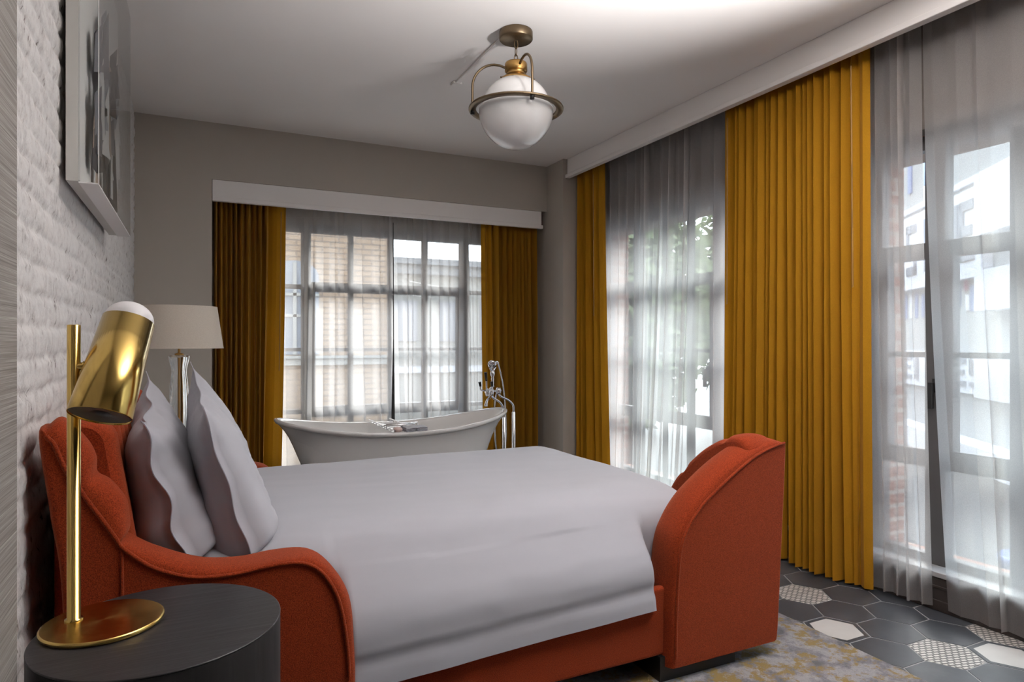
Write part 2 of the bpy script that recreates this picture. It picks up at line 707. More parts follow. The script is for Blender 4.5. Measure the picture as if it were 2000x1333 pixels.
# left wall: painted old brick, modelled in relief
Y0, Y1 = 1.40, 5.40
ny, nz = 420, 330
ys = np.linspace(Y0, Y1, ny)
zs = np.linspace(0, CEIL, nz)
P = np.zeros((ny, nz, 3))
rowh = 0.0825
rows = int(CEIL / rowh) + 2
rowoff = [(0.5 if r % 2 else 0.0) + random.uniform(-0.12, 0.12) for r in range(rows)]
roww = [0.112 if r % 6 == 1 else random.uniform(0.205, 0.235) for r in range(rows)]
for i, y in enumerate(ys):
    for j, z in enumerate(zs):
        n1 = noise.noise(Vector((y * 9, z * 9, 0.3)))
        n2 = noise.noise(Vector((y * 9, z * 9, 7.3)))
        yy, zz = y + 0.010 * n1, z + 0.010 * n2
        r = int(max(0, zz) / rowh)
        fz = zz / rowh - r
        fy = (yy / roww[r] + rowoff[r]) % 1.0
        dz = min(fz, 1 - fz) * rowh
        dy = min(fy, 1 - fy) * roww[r]
        d = 1 / (1 / max(dz, 1e-4) ** 2 + 1 / max(dy, 1e-4) ** 2) ** 0.5
        k = min(1.0, d / 0.018)
        prof = k * k * (3 - 2 * k)
        bi = math.floor(yy / roww[r] + rowoff[r])
        tilt = noise.noise(Vector((bi * 3.1, r * 5.7, 2.2)))
        dep = 0.0065 * prof + 0.0052 * fbm(y * 22, z * 22, 1.0, 4) + 0.004 * tilt * prof
        P[i, j] = (-0.372 + dep - 0.012 * (y - 1.9) / 3.5, y, z)
wl = MB()
wl.grid(P)
wl.box(-0.65, -0.40, Y0, Y1, 0, CEIL)
wl.build('wall_left', M['white_brick'], kind='structure')
MB().box(-0.65, -0.298, -2.65, 1.512, 0, CEIL).build('wall_near_left', M['grasscloth'], kind='structure')
MB().box(-0.65, 3.62, -2.75, -2.6, 0, CEIL).build('wall_front', M['grey_wall'], kind='structure')

wbk = MB()
wbk.box(-0.65, 0.123, 5.35, 5.95, 0, CEIL)
wbk.box(0.123, 2.96, 5.35, 5.95, 2.49, CEIL)
wbk.box(0.123, 2.96, 5.58, 5.95, 2.255, 2.49)
wbk.box(0.123, 0.46, 5.58, 5.95, 0.0, 2.255)
wbk.box(2.60, 2.96, 5.58, 5.95, 0.0, 2.255)
wbk.box(0.46, 2.60, 5.58, 5.95, 0.0, 0.17)
wbk.build('wall_back', M['grey_wall'], kind='structure')

OPEN = [(3.05, 4.90), (0.08, 2.33)]
WZ0, WZ1 = 0.17, 2.315
wr_ = MB()
wr_.box(2.96, 3.30, 5.05, 5.95, 0, CEIL)
wr_.build('wall_right', M['grey_wall'], kind='structure')
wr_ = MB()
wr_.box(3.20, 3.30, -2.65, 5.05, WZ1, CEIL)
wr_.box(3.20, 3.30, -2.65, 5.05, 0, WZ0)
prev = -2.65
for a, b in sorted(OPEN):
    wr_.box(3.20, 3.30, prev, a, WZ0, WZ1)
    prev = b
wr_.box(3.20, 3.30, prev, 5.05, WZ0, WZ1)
wr_.build('wall_right_window', M['shaded_wall'], kind='structure')
wx = MB()
wx.box(3.36, 3.56, -2.9, 6.2, 2.25, 3.4)
wx.box(3.30, 3.36, -2.9, 6.2, 2.30, 3.4)
wx.box(3.30, 3.56, -2.9, 6.2, -1.6, WZ0)
prev = -2.9
for a, b in sorted(OPEN):
    wx.box(3.30, 3.56, prev, a, WZ0, 2.30)
    prev = b
wx.box(3.30, 3.56, prev, 6.2, WZ0, 2.30)
wx.build('wall_right_outer', M['red_brick'], kind='structure')
# skirting under the right-hand windows, with a small ledge
sk = MB()
sk.box(3.187, 3.20, -2.6, 5.05, 0.0, 0.155)
sk.box(3.180, 3.20, -2.6, 5.05, 0.0, 0.05)
sk.box(3.183, 3.20, -2.6, 5.05, 0.105, 0.118)
sk.build('baseboard_right', M['skirt'], bevel=0.003, kind='structure')
MB().box(3.182, 3.30, -2.6, 5.05, 0.157, 0.182).build('trim_3', M['sill'], bevel=0.003, kind='structure')
MB().box(0.125, 2.955, 5.52, 5.60, 0.172, 0.197).build('trim_4', M['sill'], bevel=0.003, kind='structure')

# pelmets
p1 = MB()
p1.box(0.125, 2.905, 5.352, 5.372, 2.345, 2.489)
p1.box(0.125, 2.915, 5.336, 5.376, 2.328, 2.360)
p1.build('trim_1', M['white_trim'], bevel=0.004, kind='structure')
p2 = MB()
p2.box(3.0, 3.025, -2.6, 5.047, 2.76, CEIL)
p2.box(2.982, 3.03, -2.6, 5.052, 2.742, 2.772)
p2.build('trim_2', M['white_trim'], bevel=0.004, kind='structure')


# ------------------------------------------------------------------ windows
def window(name, label, mapf, w0, w1, mull, munt, z0, z1, handles=()):
    """mapf(w, d, z) -> world; d is depth 0..0.06"""
    def bx(mb, a, b, c, d_, e, f_):
        vs = [mapf(w_, dd, z_) for z_ in (e, f_) for dd in (c, d_) for w_ in (a, b)]
        mb.add(vs, [(0, 2, 3, 1), (4, 5, 7, 6), (0, 1, 5, 4), (2, 6, 7, 3), (0, 4, 6, 2), (1, 3, 7, 5)], False)
    fr = MB()
    T = 0.062
    bx(fr, w0, w0 + 0.05, 0, T, z0, z1)
    bx(fr, w1 - 0.05, w1, 0, T, z0, z1)
    bx(fr, w0, w1, 0, T, z1 - 0.07, z1)
    bx(fr, w0, w1, 0, T, z0, z0 + 0.05)
    o = fr.build(name, M['frame'], kind='structure', bevel=0.003)
    edges = [w0 + 0.05]
    for a, b in mull:
        m = MB()
        bx(m, a, b, -0.012, T, z0, z1)
        m.build('mullion', M['frame'], o, bevel=0.003)
        edges += [a, b]
    edges.append(w1 - 0.05)
    for k in range(0, len(edges), 2):
        a, b = edges[k], edges[k + 1]
        big = (b - a) > 0.6
        s = MB()
        if big:
            bx(s, a, b, -0.008, T - 0.01, 1.695, 1.775)
            bx(s, a, b, -0.008, T - 0.01, 0.655, 0.742)
            bx(s, a, a + 0.035, -0.008, T - 0.01, 0.655, 1.775)
            bx(s, b - 0.035, b, -0.008, T - 0.01, 0.655, 1.775)
        else:
            bx(s, a, b, 0.01, T - 0.01, 1.715, 1.752)
            bx(s, a, b, 0.01, T - 0.01, 0.685, 0.722)
        s.build('sash' if big else 'cross_bar', M['frame'], o, bevel=0.002)
        h = MB()
        bx(h, a, b, 0.008, T - 0.012, 1.201, 1.229)
        for c, d_ in munt:
            if a < c < b:
                bx(h, c, d_, 0.008, T - 0.012, z0, z1)
        h.build('glazing_bar', M['frame'], o, bevel=0.002)
        g = MB()
        bx(g, a, b, 0.030, 0.034, z0 + 0.04, z1 - 0.06)
        g.build('glass', M['glass'], o)
    for hw, hz in handles:
        h = MB()
        bx(h, hw - 0.012, hw + 0.012, -0.03, -0.008, hz - 0.02, hz + 0.05)
        bx(h, hw + 0.0, hw + 0.022, -0.05, -0.03, hz - 0.10, hz + 0.03)
        h.build('handle', M['black'], o, bevel=0.004)
    return o


window('window_1', '', lambda w_, d, z: (w_, 5.60 + d, z), 0.462, 2.598,
       [(0.80, 0.872), (2.20, 2.276)], [(1.182, 1.226), (1.526, 1.574), (1.838, 1.888)], 0.172, 2.253)
window('window_2', '', lambda w_, d, z: (3.295 + d, w_, z), 3.055, 4.895,
       [(4.385, 4.45), (3.45, 3.53)], [(3.772, 3.822), (4.08, 4.10)], 0.172, 2.31, [(3.565, 1.06)])
window('window_3', '', lambda w_, d, z: (3.295 + d, w_, z), 0.085, 2.325,
       [(1.945, 2.042), (0.36, 0.44)], [(1.618, 1.674), (1.29, 1.335), (0.96, 1.005), (0.68, 0.715)], 0.172, 2.31, [(1.985, 1.05)])

# ------------------------------------------------------------------ curtains
def drape(name, axis, a0, a1, base, z0, z1, folds, amp, mat, label, cat, group, flare=(0, 0), drift=0.012, over=0.30, sharp=0.6,
          nz=26, npf=20, seed=1, hem_wave=0.0, back=0.0, parent=None, lobes=True):
    """folds: list of (relative width, amplitude factor) from a0 to a1; offset goes to the room side (-X or -Y)"""
    r = random.Random(seed)
    tot = sum(f[0] for f in folds)
    cum = [0.0]
    for f in folds:
        cum.append(cum[-1] + f[0] / tot)
    ph = [(r.uniform(0, 6), r.uniform(0.7, 1.6), r.uniform(-1, 1)) for _ in cum]
    am = [r.uniform(0.6, 1.12) for _ in folds]
    rows_ = []
    for i in range(nz):
        zn = i / (nz - 1)
        fl_ = flare[0] * (1 - zn) ** 1.5, flare[1] * (1 - zn) ** 1.5
        A0, A1 = a0 + fl_[0], a1 + fl_[1]
        b = []
        for k, c in enumerate(cum):
            dd = 0 if k in (0, len(cum) - 1) else drift * math.sin(ph[k][0] + zn * 2.2 * ph[k][1]) * (1 - 0.75 * zn)
            b.append(A0 + (A1 - A0) * c + dd)
        row = []
        for k, f in enumerate(folds):
            wdt = b[k + 1] - b[k]
            aa = amp * f[1] * am[k] * (1.0 + 0.25 * (1 - zn))
            nn = npf if k < len(folds) - 1 else npf + 1
            for q in range(nn):
                t = q / npf
                if lobes:
                    if t < 0.80:
                        u = t / 0.80
                        s = b[k] + wdt * (0.11 + 0.78 * u + 0.10 * math.sin(2 * PI * u))
                        off = aa * (math.sin(PI * u) ** 0.55)
                    else:
                        u = (t - 0.80) / 0.20
                        s = b[k] + wdt * (0.89 + 0.22 * u)
                        off = -0.12 * aa * math.sin(PI * u)
                else:
                    s = b[k] + t * wdt + over * wdt * math.sin(2 * PI * t) * (0.6 + 0.4 * (1 - zn)) * min(1, f[1])
                    off = aa * (math.sin(PI * t) ** sharp) - back
                zz = z0 + (z1 - z0) * zn
                if i == 0 and hem_wave:
                    zz += hem_wave * (0.5 + 0.5 * math.sin(9 * s + seed))
                if axis == 'x':
                    row.append((s, base - off, zz))
                else:
                    row.append((base - off, s, zz))
        rows_.append(row)
    o = MB().grid(rows_).build(name, mat, parent)
    if label:
        tag(o, label, cat, group)
    return o


def folds(n, seed, lo=0.7, hi=1.3, lead=None, lead_at='end', la=0.45):
    r = random.Random(seed)
    f = [(r.uniform(lo, hi), r.uniform(0.8, 1.15)) for _ in range(n)]
    if lead:
        L = [(x, la) for x in lead]
        f = f + L if lead_at == 'end' else L + f
    return f


def wand(cur, pts, r=0.004):
    MB().tube(pts, r, 8).build('pull_wand', M['wand'], cur)


M['wand'] = plain('ochre_wand', (0.30, 0.15, 0.03), 0.5)
CG = 'mustard floor length curtains'
c = drape('curtain', 'x', 0.135, 0.65, 5.49, 0.012, 2.40, folds(10, 3, lead=[3.0], la=0.4), 0.10, M['yellow'],
          'mustard curtain on the left of the back window, behind the cream lampshade', 'curtain', CG, flare=(0, -0.04), seed=3)
wand(c, [(0.62, 5.425, 2.30), (0.605, 5.418, 1.05)])
c = drape('curtain', 'x', 2.345, 2.90, 5.49, 0.012, 2.40, folds(12, 5, lead=[1.8, 1.6], lead_at='start', la=0.5), 0.10, M['yellow'],
          'mustard curtain on the right of the back window, behind the chrome tub tap', 'curtain', CG, flare=(0.03, 0), seed=5)
c = drape('curtain', 'y', 4.62, 5.03, 3.125, 0.012, 2.80, folds(4, 9, lead=[2.0, 1.6], lead_at='start', la=0.55), 0.065, M['yellow'],
          'narrow mustard curtain in the far corner beside the grey pier', 'curtain', CG, flare=(-0.09, 0), seed=9)
wand(c, [(3.05, 4.70, 2.70), (3.05, 4.69, 1.50)])
c = drape('curtain', 'y', 2.735, 3.235, 3.125, 0.012, 2.80, folds(8, 12, 0.6, 1.7, lead=[1.2, 1.5], la=0.5), 0.070, M['yellow'],
          'mustard curtain directly behind the orange footboard, its left panel', 'curtain', CG, flare=(0, 0.02), seed=12)
wand(c, [(3.045, 3.14, 2.70), (3.045, 3.145, 1.52)])
c = drape('curtain', 'y', 2.215, 2.728, 3.125, 0.012, 2.80, folds(9, 15, 0.6, 1.9, lead=[2.6, 1.5], lead_at='start', la=0.5), 0.070, M['yellow'],
          'wide mustard curtain nearest the camera, reaching the tiled floor', 'curtain', CG, flare=(-0.02, -0.02), seed=15, sharp=0.75)
wand(c, [(3.042, 2.27, 2.70), (3.042, 2.26, 1.56)])

SG = 'sheer voile curtains'


def sfolds(n, seed):
    r = random.Random(seed)
    return [(r.choice([0.5, 0.7, 1.0, 1.5, 1.9]), r.uniform(0.5, 1.2)) for _ in range(n)]


SK = dict(lobes=False, over=0.30, sharp=1.0, npf=14, drift=0.03, hem_wave=0.004)
s1 = drape('sheer_curtain', 'x', 0.50, 1.545, 5.555, 0.02, 2.42, sfolds(10, 31), 0.05, M['sheer'],
           'left sheer panel of the back window, in front of the tan brick view', 'sheer curtain', SG, flare=(0, 0.01), seed=31, **SK)
s2 = drape('sheer_curtain', 'x', 1.53, 2.48, 5.555, 0.02, 2.42, sfolds(13, 33), 0.05, M['sheer'],
           'right sheer panel of the back window, in front of the white house view', 'sheer curtain', SG, flare=(0.02, 0.02), seed=33, **SK)
MB().tube([(1.538, 5.492, 2.3), (1.541, 5.49, 1.3)], 0.004, 8).build('cord', M['frame'], s2)
MB().tube([(1.541, 5.49, 1.3), (1.535, 5.480, 0.95), (1.530, 5.470, 0.45)], [0.004, 0.011, 0.018], 8).build('pull_wand', M['black'], s2)
s3 = drape('sheer_curtain', 'y', 3.93, 4.98, 3.175, 0.02, 2.84, sfolds(10, 35), 0.035, M['sheer'],
           'sheer panel beside the narrow mustard curtain in the far corner', 'sheer curtain', SG, flare=(0.12, 0), seed=35, **SK)
s4 = drape('sheer_curtain', 'y', 3.16, 3.955, 3.165, 0.02, 2.84, sfolds(8, 37), 0.035, M['sheer'],
           'sheer panel above the orange footboard with a dark hem strip', 'sheer curtain', SG, flare=(0, 0.15), seed=37, **SK)
hp = []
for i in range(16):
    zn = i / 15
    yy = 3.93 + 0.15 * (1 - zn) ** 1.5
    wd = 0.042 * (1 - zn) + 0.008
    hp.append([(3.150, yy, 0.03 + 2.7 * zn), (3.152, yy + wd, 0.03 + 2.7 * zn)])
MB().grid(hp).build('hem', M['sheer_hem'], s4)
s5 = drape('sheer_curtain', 'y', 1.985, 2.30, 3.165, 0.02, 2.84, sfolds(5, 41), 0.04, M['sheer'],
           'narrow sheer strip beside the wide mustard curtain near the camera', 'sheer curtain', SG, flare=(-0.055, -0.02), seed=41, **SK)
s6 = drape('sheer_curtain', 'y', 0.10, 1.985, 3.175, 0.02, 2.84, sfolds(15, 44), 0.045, M['sheer'],
           'wide sheer panel at the right edge of the photo, trailing on the tiles', 'sheer curtain', SG, flare=(0, -0.12), seed=44, **SK)

# ------------------------------------------------------------------ rug
rg = MB()
rg.box(0.95, 2.465, 0.1, 3.05, 0.0005, 0.012)
tag(rg.build('rug', M['rug'], bevel=0.004), 'grey lavender and gold mottled rug under the foot of the bed', 'rug')

# ------------------------------------------------------------------ bed
YN, YF = 1.92, 3.60
YM = (YN + YF) / 2
bed = root('bed', (0.9, YM, 0.0), 'burnt orange upholstered bed with curved headboard, side arms and rounded footboard', 'bed')


def slab(S, O, ya, yb, m=14, p=0.75, swap=False, shear=None):
    """puffy upholstered slab: profile S seam, O bulge, swept across ya..yb; swap -> profile in YZ swept in X"""
    S, O = np.asarray(S), np.asarray(O)
    rings = []
    for j in range(m + 1):
        a = PI * j / m
        y = ya + (yb - ya) * (1 - math.cos(a)) / 2
        pr = S + (O - S) * (math.sin(a) ** p)
        if swap:
            ring = [(y + (shear(z) if shear else 0), q, z) for q, z in pr]
        else:
            ring = [(q, y, z) for q, z in pr]
        rings.append(ring)
    return rings


def mir(pts):
    return [[(x, 2 * YM - y, z) for x, y, z in r] for r in pts]


armS = [(-0.27, 0.10), (-0.28, 0.66), (-0.30, 0.866), (-0.325, 1.05), (-0.317, 1.045), (-0.305, 1.03), (-0.285, 0.975), (-0.27, 0.945), (-0.25, 0.912), (-0.235, 0.885),
        (-0.205, 0.835), (-0.185, 0.80), (-0.175, 0.783), (-0.168, 0.768), (-0.155, 0.752), (-0.092, 0.698), (0.0, 0.659), (0.10, 0.652), (0.19, 0.661),
        (0.275, 0.656), (0.331, 0.619), (0.375, 0.539), (0.398, 0.42), (0.407, 0.29), (0.407, 0.10)]
armO = [(-0.275, 0.10), (-0.285, 0.66), (-0.31, 0.866), (-0.332, 1.055), (-0.312, 1.082), (-0.285, 1.095), (-0.238, 1.04), (-0.218, 0.995), (-0.216, 0.955), (-0.188, 0.934),
        (-0.155, 0.885), (-0.146, 0.835), (-0.146, 0.805), (-0.160, 0.788), (-0.145, 0.784), (-0.088, 0.750), (0.020, 0.703), (0.128, 0.688), (0.22, 0.692),
        (0.303, 0.684), (0.36, 0.632), (0.404, 0.548), (0.417, 0.43), (0.422, 0.287), (0.422, 0.10)]
armO = [(x * 1.034, 1.28 + (z - 1.28) * 1.034) if z > 0.2 else (x * 1.034, z) for x, z in armO]
aS, aO = catmull(armS, 130), catmull(armO, 130)
seam_from = 20
for flip in (False, True):
    R_ = slab(aS, aO, YN, YN + 0.135)
    if flip:
        R_ = mir(R_)
    arm = MB().grid(R_).build('side_arm', M['orange'], bed)
    yy = YN if not flip else YF
    yo = YN + 0.135 if not flip else YF - 0.135
    MB().ngon([(x, yy, z) for x, z in aS]).build('side_panel', M['orange'], arm)
    MB().ngon([(x, yo, z) for x, z in aS]).build('inner_panel', M['orange'], arm)
    MB().tube([(x, yy + (-0.002 if not flip else 0.002), z) for x, z in aS[seam_from:-6]], 0.0055, 8).build('piping', M['orange'], arm)
    # upright seam on the outer side
    if True:
        yv = yy + (-0.001 if not flip else 0.001)
        MB().tube([(-0.163, yv, 0.755), (-0.160, yv, 0.45), (-0.160, yv, 0.11)], 0.004, 8).build('side_seam', M['orange'], arm)

# headboard: leaning back, rounded top, vertical channels in front
nyh, nzh = 190, 26
hy = np.linspace(YN + 0.125, YF - 0.125, nyh)
G = np.zeros((nyh, nzh + 14, 3))
for i, y in enumerate(hy):
    e = min(y - hy[0], hy[-1] - y)                 # distance to an end
    k = max(0.0, 1 - e / 0.22)
    fwd = 0.015 * k ** 2.0                          # the front curves forward at the ends
    top = 1.085 - 0.03 * k * k
    ch = abs(math.sin(PI * (y - hy[0]) / 0.105)) ** 0.55 * 0.030
    for j in range(nzh + 14):
        if j < nzh:
            t = j / (nzh - 1)
            z = 0.45 + (top - 0.06 - 0.45) * t
            x = -0.135 - 0.085 * t + fwd * (1 - 0.5 * t) + ch
        else:
            a = (j - nzh + 1) / 14 * PI
            xc = -0.270 + fwd * 0.25
            rx = (-0.135 - 0.085 + fwd * 0.5 + ch) - xc
            x = xc + rx * math.cos(a) if a < PI / 2 else xc + 0.055 * math.cos(a)
            z = top - 0.06 + (0.06 + ch * 0.3) * math.sin(a)
        G[i, j] = (x, y, z)
hb = MB()
hb.grid(G)
hb.ngon(G[0].tolist())
hb.ngon(G[-1].tolist())
hb.box(-0.325, -0.20, YN + 0.13, YF - 0.13, 0.10, 0.62)
hb.box(-0.325, -0.268, YN + 0.13, YF - 0.13, 0.62, 1.026)
hb.build('headboard', M['orange'], bed)

# foot wings: quarter round side panels, and the footboard that dips between them
ftS = [(1.606, 0.068), (1.608, 0.18), (1.613, 0.33), (1.630, 0.50), (1.668, 0.585), (1.729, 0.655), (1.80, 0.707), (1.90, 0.769), (2.002, 0.823), (2.09, 0.852), (2.160, 0.866),
       (2.172, 0.850), (2.165, 0.70), (2.150, 0.45), (2.128, 0.11), (2.115, 0.068)]
ftO = [(1.552, 0.068), (1.555, 0.18), (1.558, 0.34), (1.580, 0.53), (1.615, 0.61), (1.672, 0.686), (1.752, 0.752), (1.865, 0.822), (1.985, 0.872), (2.08, 0.892), (2.160, 0.880),
       (2.182, 0.850), (2.176, 0.70), (2.160, 0.45), (2.138, 0.11), (2.120, 0.068)]
ftO = [(x * 1.016, 1.28 + (z - 1.28) * 1.018) if z > 0.2 else (x * 1.016, z) for x, z in ftO]
ftO[-6:] = [(2.176, 0.868), (2.184, 0.845), (2.178, 0.70), (2.162, 0.45), (2.140, 0.11), (2.122, 0.068)]
fS, fO = catmull(ftS, 90), catmull(ftO, 90)
for flip in (False, True):
    R_ = slab(fS, fO, YN, YN + 0.15)
    if flip:
        continue
    wing = MB().grid(R_).build('foot_wing', M['orange'], bed)
    yy = YN if not flip else YF
    yo = YN + 0.15 if not flip else YF - 0.15
    MB().ngon([(x, yy, z) for x, z in fS]).build('side_panel', M['orange'], wing)
    MB().ngon([(x, yo, z) for x, z in fS]).build('inner_panel', M['orange'], wing)
    MB().tube([(x, yy + (-0.002 if not flip else 0.002), z) for x, z in fS[2:62]], 0.0055, 8).build('piping', M['orange'], wing)
half = [(1.957, 0.50), (1.952, 0.80), (1.975, 0.862), (2.03, 0.868), (2.10, 0.842), (2.18, 0.798), (2.26, 0.735), (2.34, 0.655), (2.40, 0.575), (2.48, 0.505), (2.60, 0.465), (YM, 0.455)]
prof = [(YN + 0.035, 0.07)] + half + [(YM + 0.4, 0.455), (YF - 0.10, 0.45), (YF - 0.04, 0.40), (YF - 0.035, 0.07)]
pS = catmull(prof, 150)
cen = np.array([YM, 0.1])
pO = []
for i, (y, z) in enumerate(pS):
    t = pS[min(i + 1, len(pS) - 1)] - pS[max(i - 1, 0)]
    nrm = np.array([-t[1], t[0]])
    nrm = nrm / (np.linalg.norm(nrm) + 1e-9)
    pO.append((y + nrm[0] * 0.03 * (1 if z > 0.15 else 0), z + nrm[1] * 0.03))
pO = np.array(pO)
# creases (tufting) across the padding
for i in range(len(pS)):
    y, z = pS[i]
    for yc in (2.075, 2.30):
        d = abs(y - yc)
        if d < 0.03 and z > 0.4:
            pO[i] = pS[i] + (pO[i] - pS[i]) * (0.25 + 0.75 * d / 0.03)
R_ = slab(pS, pO, 1.93, 2.085, swap=True, shear=lambda z: 0.055 * z / 0.86)
fb = MB()
fb.grid(R_)
fb.ngon(R_[0])
fb.ngon(R_[-1])
fb.build('footboard', M['orange'], bed)
for yy0, yy1 in ((YN + 0.040, YN + 0.075), (YF - 0.075, YF - 0.040)):
    MB().box(0.36, 1.62, yy0, yy1, 0.105, 0.36).build('side_rail', M['orange'], bed, bevel=0.012)
MB().box(-0.25, 1.95, YN + 0.07, YF - 0.07, 0.105, 0.30).build('bed_base', M['black'], bed)
pl = [(-0.22, 0.30, YN + 0.05), (1.56, 1.93, YN + 0.03)]
for x0, x1, y0 in pl:
    for ya in (y0, 2 * YM - y0 - 0.30):
        MB().box(x0, x1, ya, ya + 0.30, 0.0125 if x0 > 0.9 else 0.001, 0.105).build('plinth', M['black'], bed)

# coverlet over the mattress
nx, npf = 150, 90
xs = np.concatenate([np.linspace(-0.13, 1.60, nx - 30), np.linspace(1.602, 1.840, 30)])
G = np.zeros((nx, npf * 2 + 1, 3))
R1 = 0.17


def sstep(a, b, x):
    t = min(1, max(0, (x - a) / (b - a)))
    return t * t * (3 - 2 * t)


RF = 0.07
for i, x in enumerate(xs):
    out = sstep(0.37, 0.425, x) * (1 - sstep(1.53, 1.56, x))
    ytop = YN + 0.075
    ylow = YN + 0.142 - 0.124 * out
    e = max(0.0, x - (1.840 - RF))
    ztop = 0.69 - RF + math.sqrt(max(0, RF * RF - e * e)) if e > 0 else 0.69
    hem = 0.253 + 0.040 * (x - 0.57) / 0.95 if x > 0.38 else 0.30
    prof = []
    WD, HH = 0.34, ztop - hem
    for q in range(npf + 1):
        t = q / npf
        if t < 0.74:
            a = t / 0.74 * PI / 2
            z = hem + HH * math.sin(a) ** 0.80
            kz = 1 - sstep(0.42, 0.63, z)
            yl = (YN + 0.095) * (1 - kz) + ylow * kz
            y = yl + (YN + 0.095 + WD - yl) * (1 - max(0, math.cos(a)) ** 0.50)
            hh = z - hem
            if hh < 0.05:
                y -= 0.006 * out * (1 - hh / 0.05) ** 0.7
            elif hh < 0.10:
                y += 0.006 * out * math.sin(PI * (hh - 0.05) / 0.05)
        else:
            u = (t - 0.74) / 0.26
            y = YN + 0.095 + WD + (YM - YN - 0.095 - WD) * u
            z = ztop
        prof.append((y, z))
    full = prof + [(2 * YM - y, z) for y, z in prof[::-1][1:]]
    for j, (y, z) in enumerate(full):
        n1 = fbm(x * 2.2, y * 2.2, z * 2.0 + 4, 3)
        n2 = fbm(x * 1.2 + y * 5, y * 2 + z * 9, 11.0, 3)
        zz = z + (0.007 * n1 + 0.003 * n2) * min(1, max(0, (z - hem) * 6))
        side_f = 1 if abs(y - YM) > 0.70 else 0
        yy = y + (0.005 * n1 + 0.003 * fbm(x * 3, z * 14, 3.3, 2)) * side_f * (1 if y < YM else -1)
        G[i, j] = (x, yy, zz)
cv = MB()
cv.grid(G)
cv.ngon(G[-1].tolist())
cv.ngon(G[0].tolist()[::-1])
tag(cv.build('bed_cover', M['linen']), 'smooth white cotton coverlet draped over the mattress of the orange bed', 'bed cover')


# pillows
def pillow(label, cx, cyy, cz, lean, W=0.76, H=0.50, T=0.085, seed=1, wav=0.02, back_fat=0.0, group='white pillows on the bed'):
    r = random.Random(seed)
    nu_, nv_ = 72, 52
    f1, f2 = r.uniform(0, 6), r.uniform(0, 6)
    faces = []
    for sgn in (1, -1):
        Pp = np.zeros((nu_, nv_, 3))
        for i in range(nu_):
            a = -1 + 2 * i / (nu_ - 1)
            for j in range(nv_):
                b = -1 + 2 * j / (nv_ - 1)
                ia, ib = min(1, abs(a) / 0.955), min(1, abs(b) / 0.935)
                th = T * (max(0, 1 - ia ** (3.4 if b > 0 else 3.4 - 4 * b)) ** 0.5) * (max(0, 1 - ib ** (2.6 if b > 0 else 14)) ** 0.5)
                yy = a * W / 2 * (1 - 0.055 * (1 - b * b if b > 0 else 1) * abs(a) ** 3)
                zz = b * H / 2 * (1 - 0.10 * (1 - a * a) * abs(b) ** 3)
                if b > 0:
                    zz += 0.022 * (abs(a) ** 6) * b
                zz += 0.055 * a * (b + 1) / 2
                flg = max(0, (max(abs(a) / 1.0, abs(b)) - 0.80) / 0.20)
                wv = wav * flg * (math.sin(4.3 * (a if abs(b) > abs(a) else b) * PI * 0.6 + f1) + 0.6 * math.sin(7 * b + 5 * a + f2))
                wr_n = 0.010 * fbm(a * 2.3 + seed, b * 3.1, sgn * 2.0, 3) * (1 - 0.5 * ia)
                dent = -0.015 * math.exp(-((a - 0.1) ** 2 * 6 + (b - 0.75) ** 2 * 14))
                xx = sgn * (th + dent * (th > 0.01)) + wv + (wr_n if th > 0.004 else 0) + sgn * 0.0012
                # sag: the lower part is fatter
                xx += sgn * th * 0.25 * (-b)
                if sgn < 0:
                    xx -= th * back_fat
                Pp[i, j] = (xx, yy, zz)
        faces.append(Pp)
    cl, sl = math.cos(lean), math.sin(lean)
    mb = MB()
    for k, Pp in enumerate(faces):
        Q = Pp.copy()
        Q[..., 0] = cx + Pp[..., 0] * cl - Pp[..., 2] * sl
        Q[..., 1] = cyy + Pp[..., 1]
        Q[..., 2] = cz + Pp[..., 0] * sl + Pp[..., 2] * cl
        mb.grid(Q if k == 0 else Q[::-1])
    # rim joining front and back
    F, B = faces
    def loop(A):
        return [A[i, 0] for i in range(nu_)] + [A[-1, j] for j in range(1, nv_)] + [A[i, -1] for i in range(nu_ - 2, -1, -1)] + [A[0, j] for j in range(nv_ - 2, 0, -1)]
    lr = []
    for A in (F, B):
        lr.append([(cx + p[0] * cl - p[2] * sl, cyy + p[1], cz + p[0] * sl + p[2] * cl) for p in loop(A)])
    mb.grid(lr, cv=True)
    o = mb.build('pillow', M['linen'])
    return tag(o, label, 'pillow', group)


pillow('white pillow leaning on the orange headboard, behind the other pillow', -0.075, 2.42, 0.86, math.radians(15), W=0.74, H=0.49, T=0.092, seed=4, wav=0.007, back_fat=0.25)
pillow('plump white pillow nearest the foot of the bed, in front of the other pillow', 0.085, 2.44, 0.875, math.radians(16), W=0.76, H=0.53, T=0.090, seed=8, wav=0.003)


# ------------------------------------------------------------------ nightstands
def nightstand(x, y, label):
    t = root('nightstand', (x, y, 0), label, 'nightstand', 'round black nightstands')
    r, h = 0.239, 0.672
    d = MB()
    d.lathe([(r - 0.02, 0.0005), (r - 0.02, 0.03), (r, 0.032), (r, h - 0.004), (r - 0.004, h - 0.004)], (x, y, 0), 72, sharp=True)
    d.build('drum', M['wood_side'], t)
    tp = MB()
    tp.lathe([(r - 0.003, h - 0.004), (r + 0.0005, h - 0.003), (r + 0.0005, h - 0.001), (r - 0.001, h)], (x, y, 0), 72)
    tp.disc((x, y, h), r - 0.001, 72)
    tp.build('top', M['wood'], t)
    return t


nightstand(-0.060, 1.597, 'black wood drum nightstand in the foreground carrying the brass lamp')
nightstand(-0.060, 3.875, 'black drum nightstand on the far side of the bed, carrying the glass lamp')

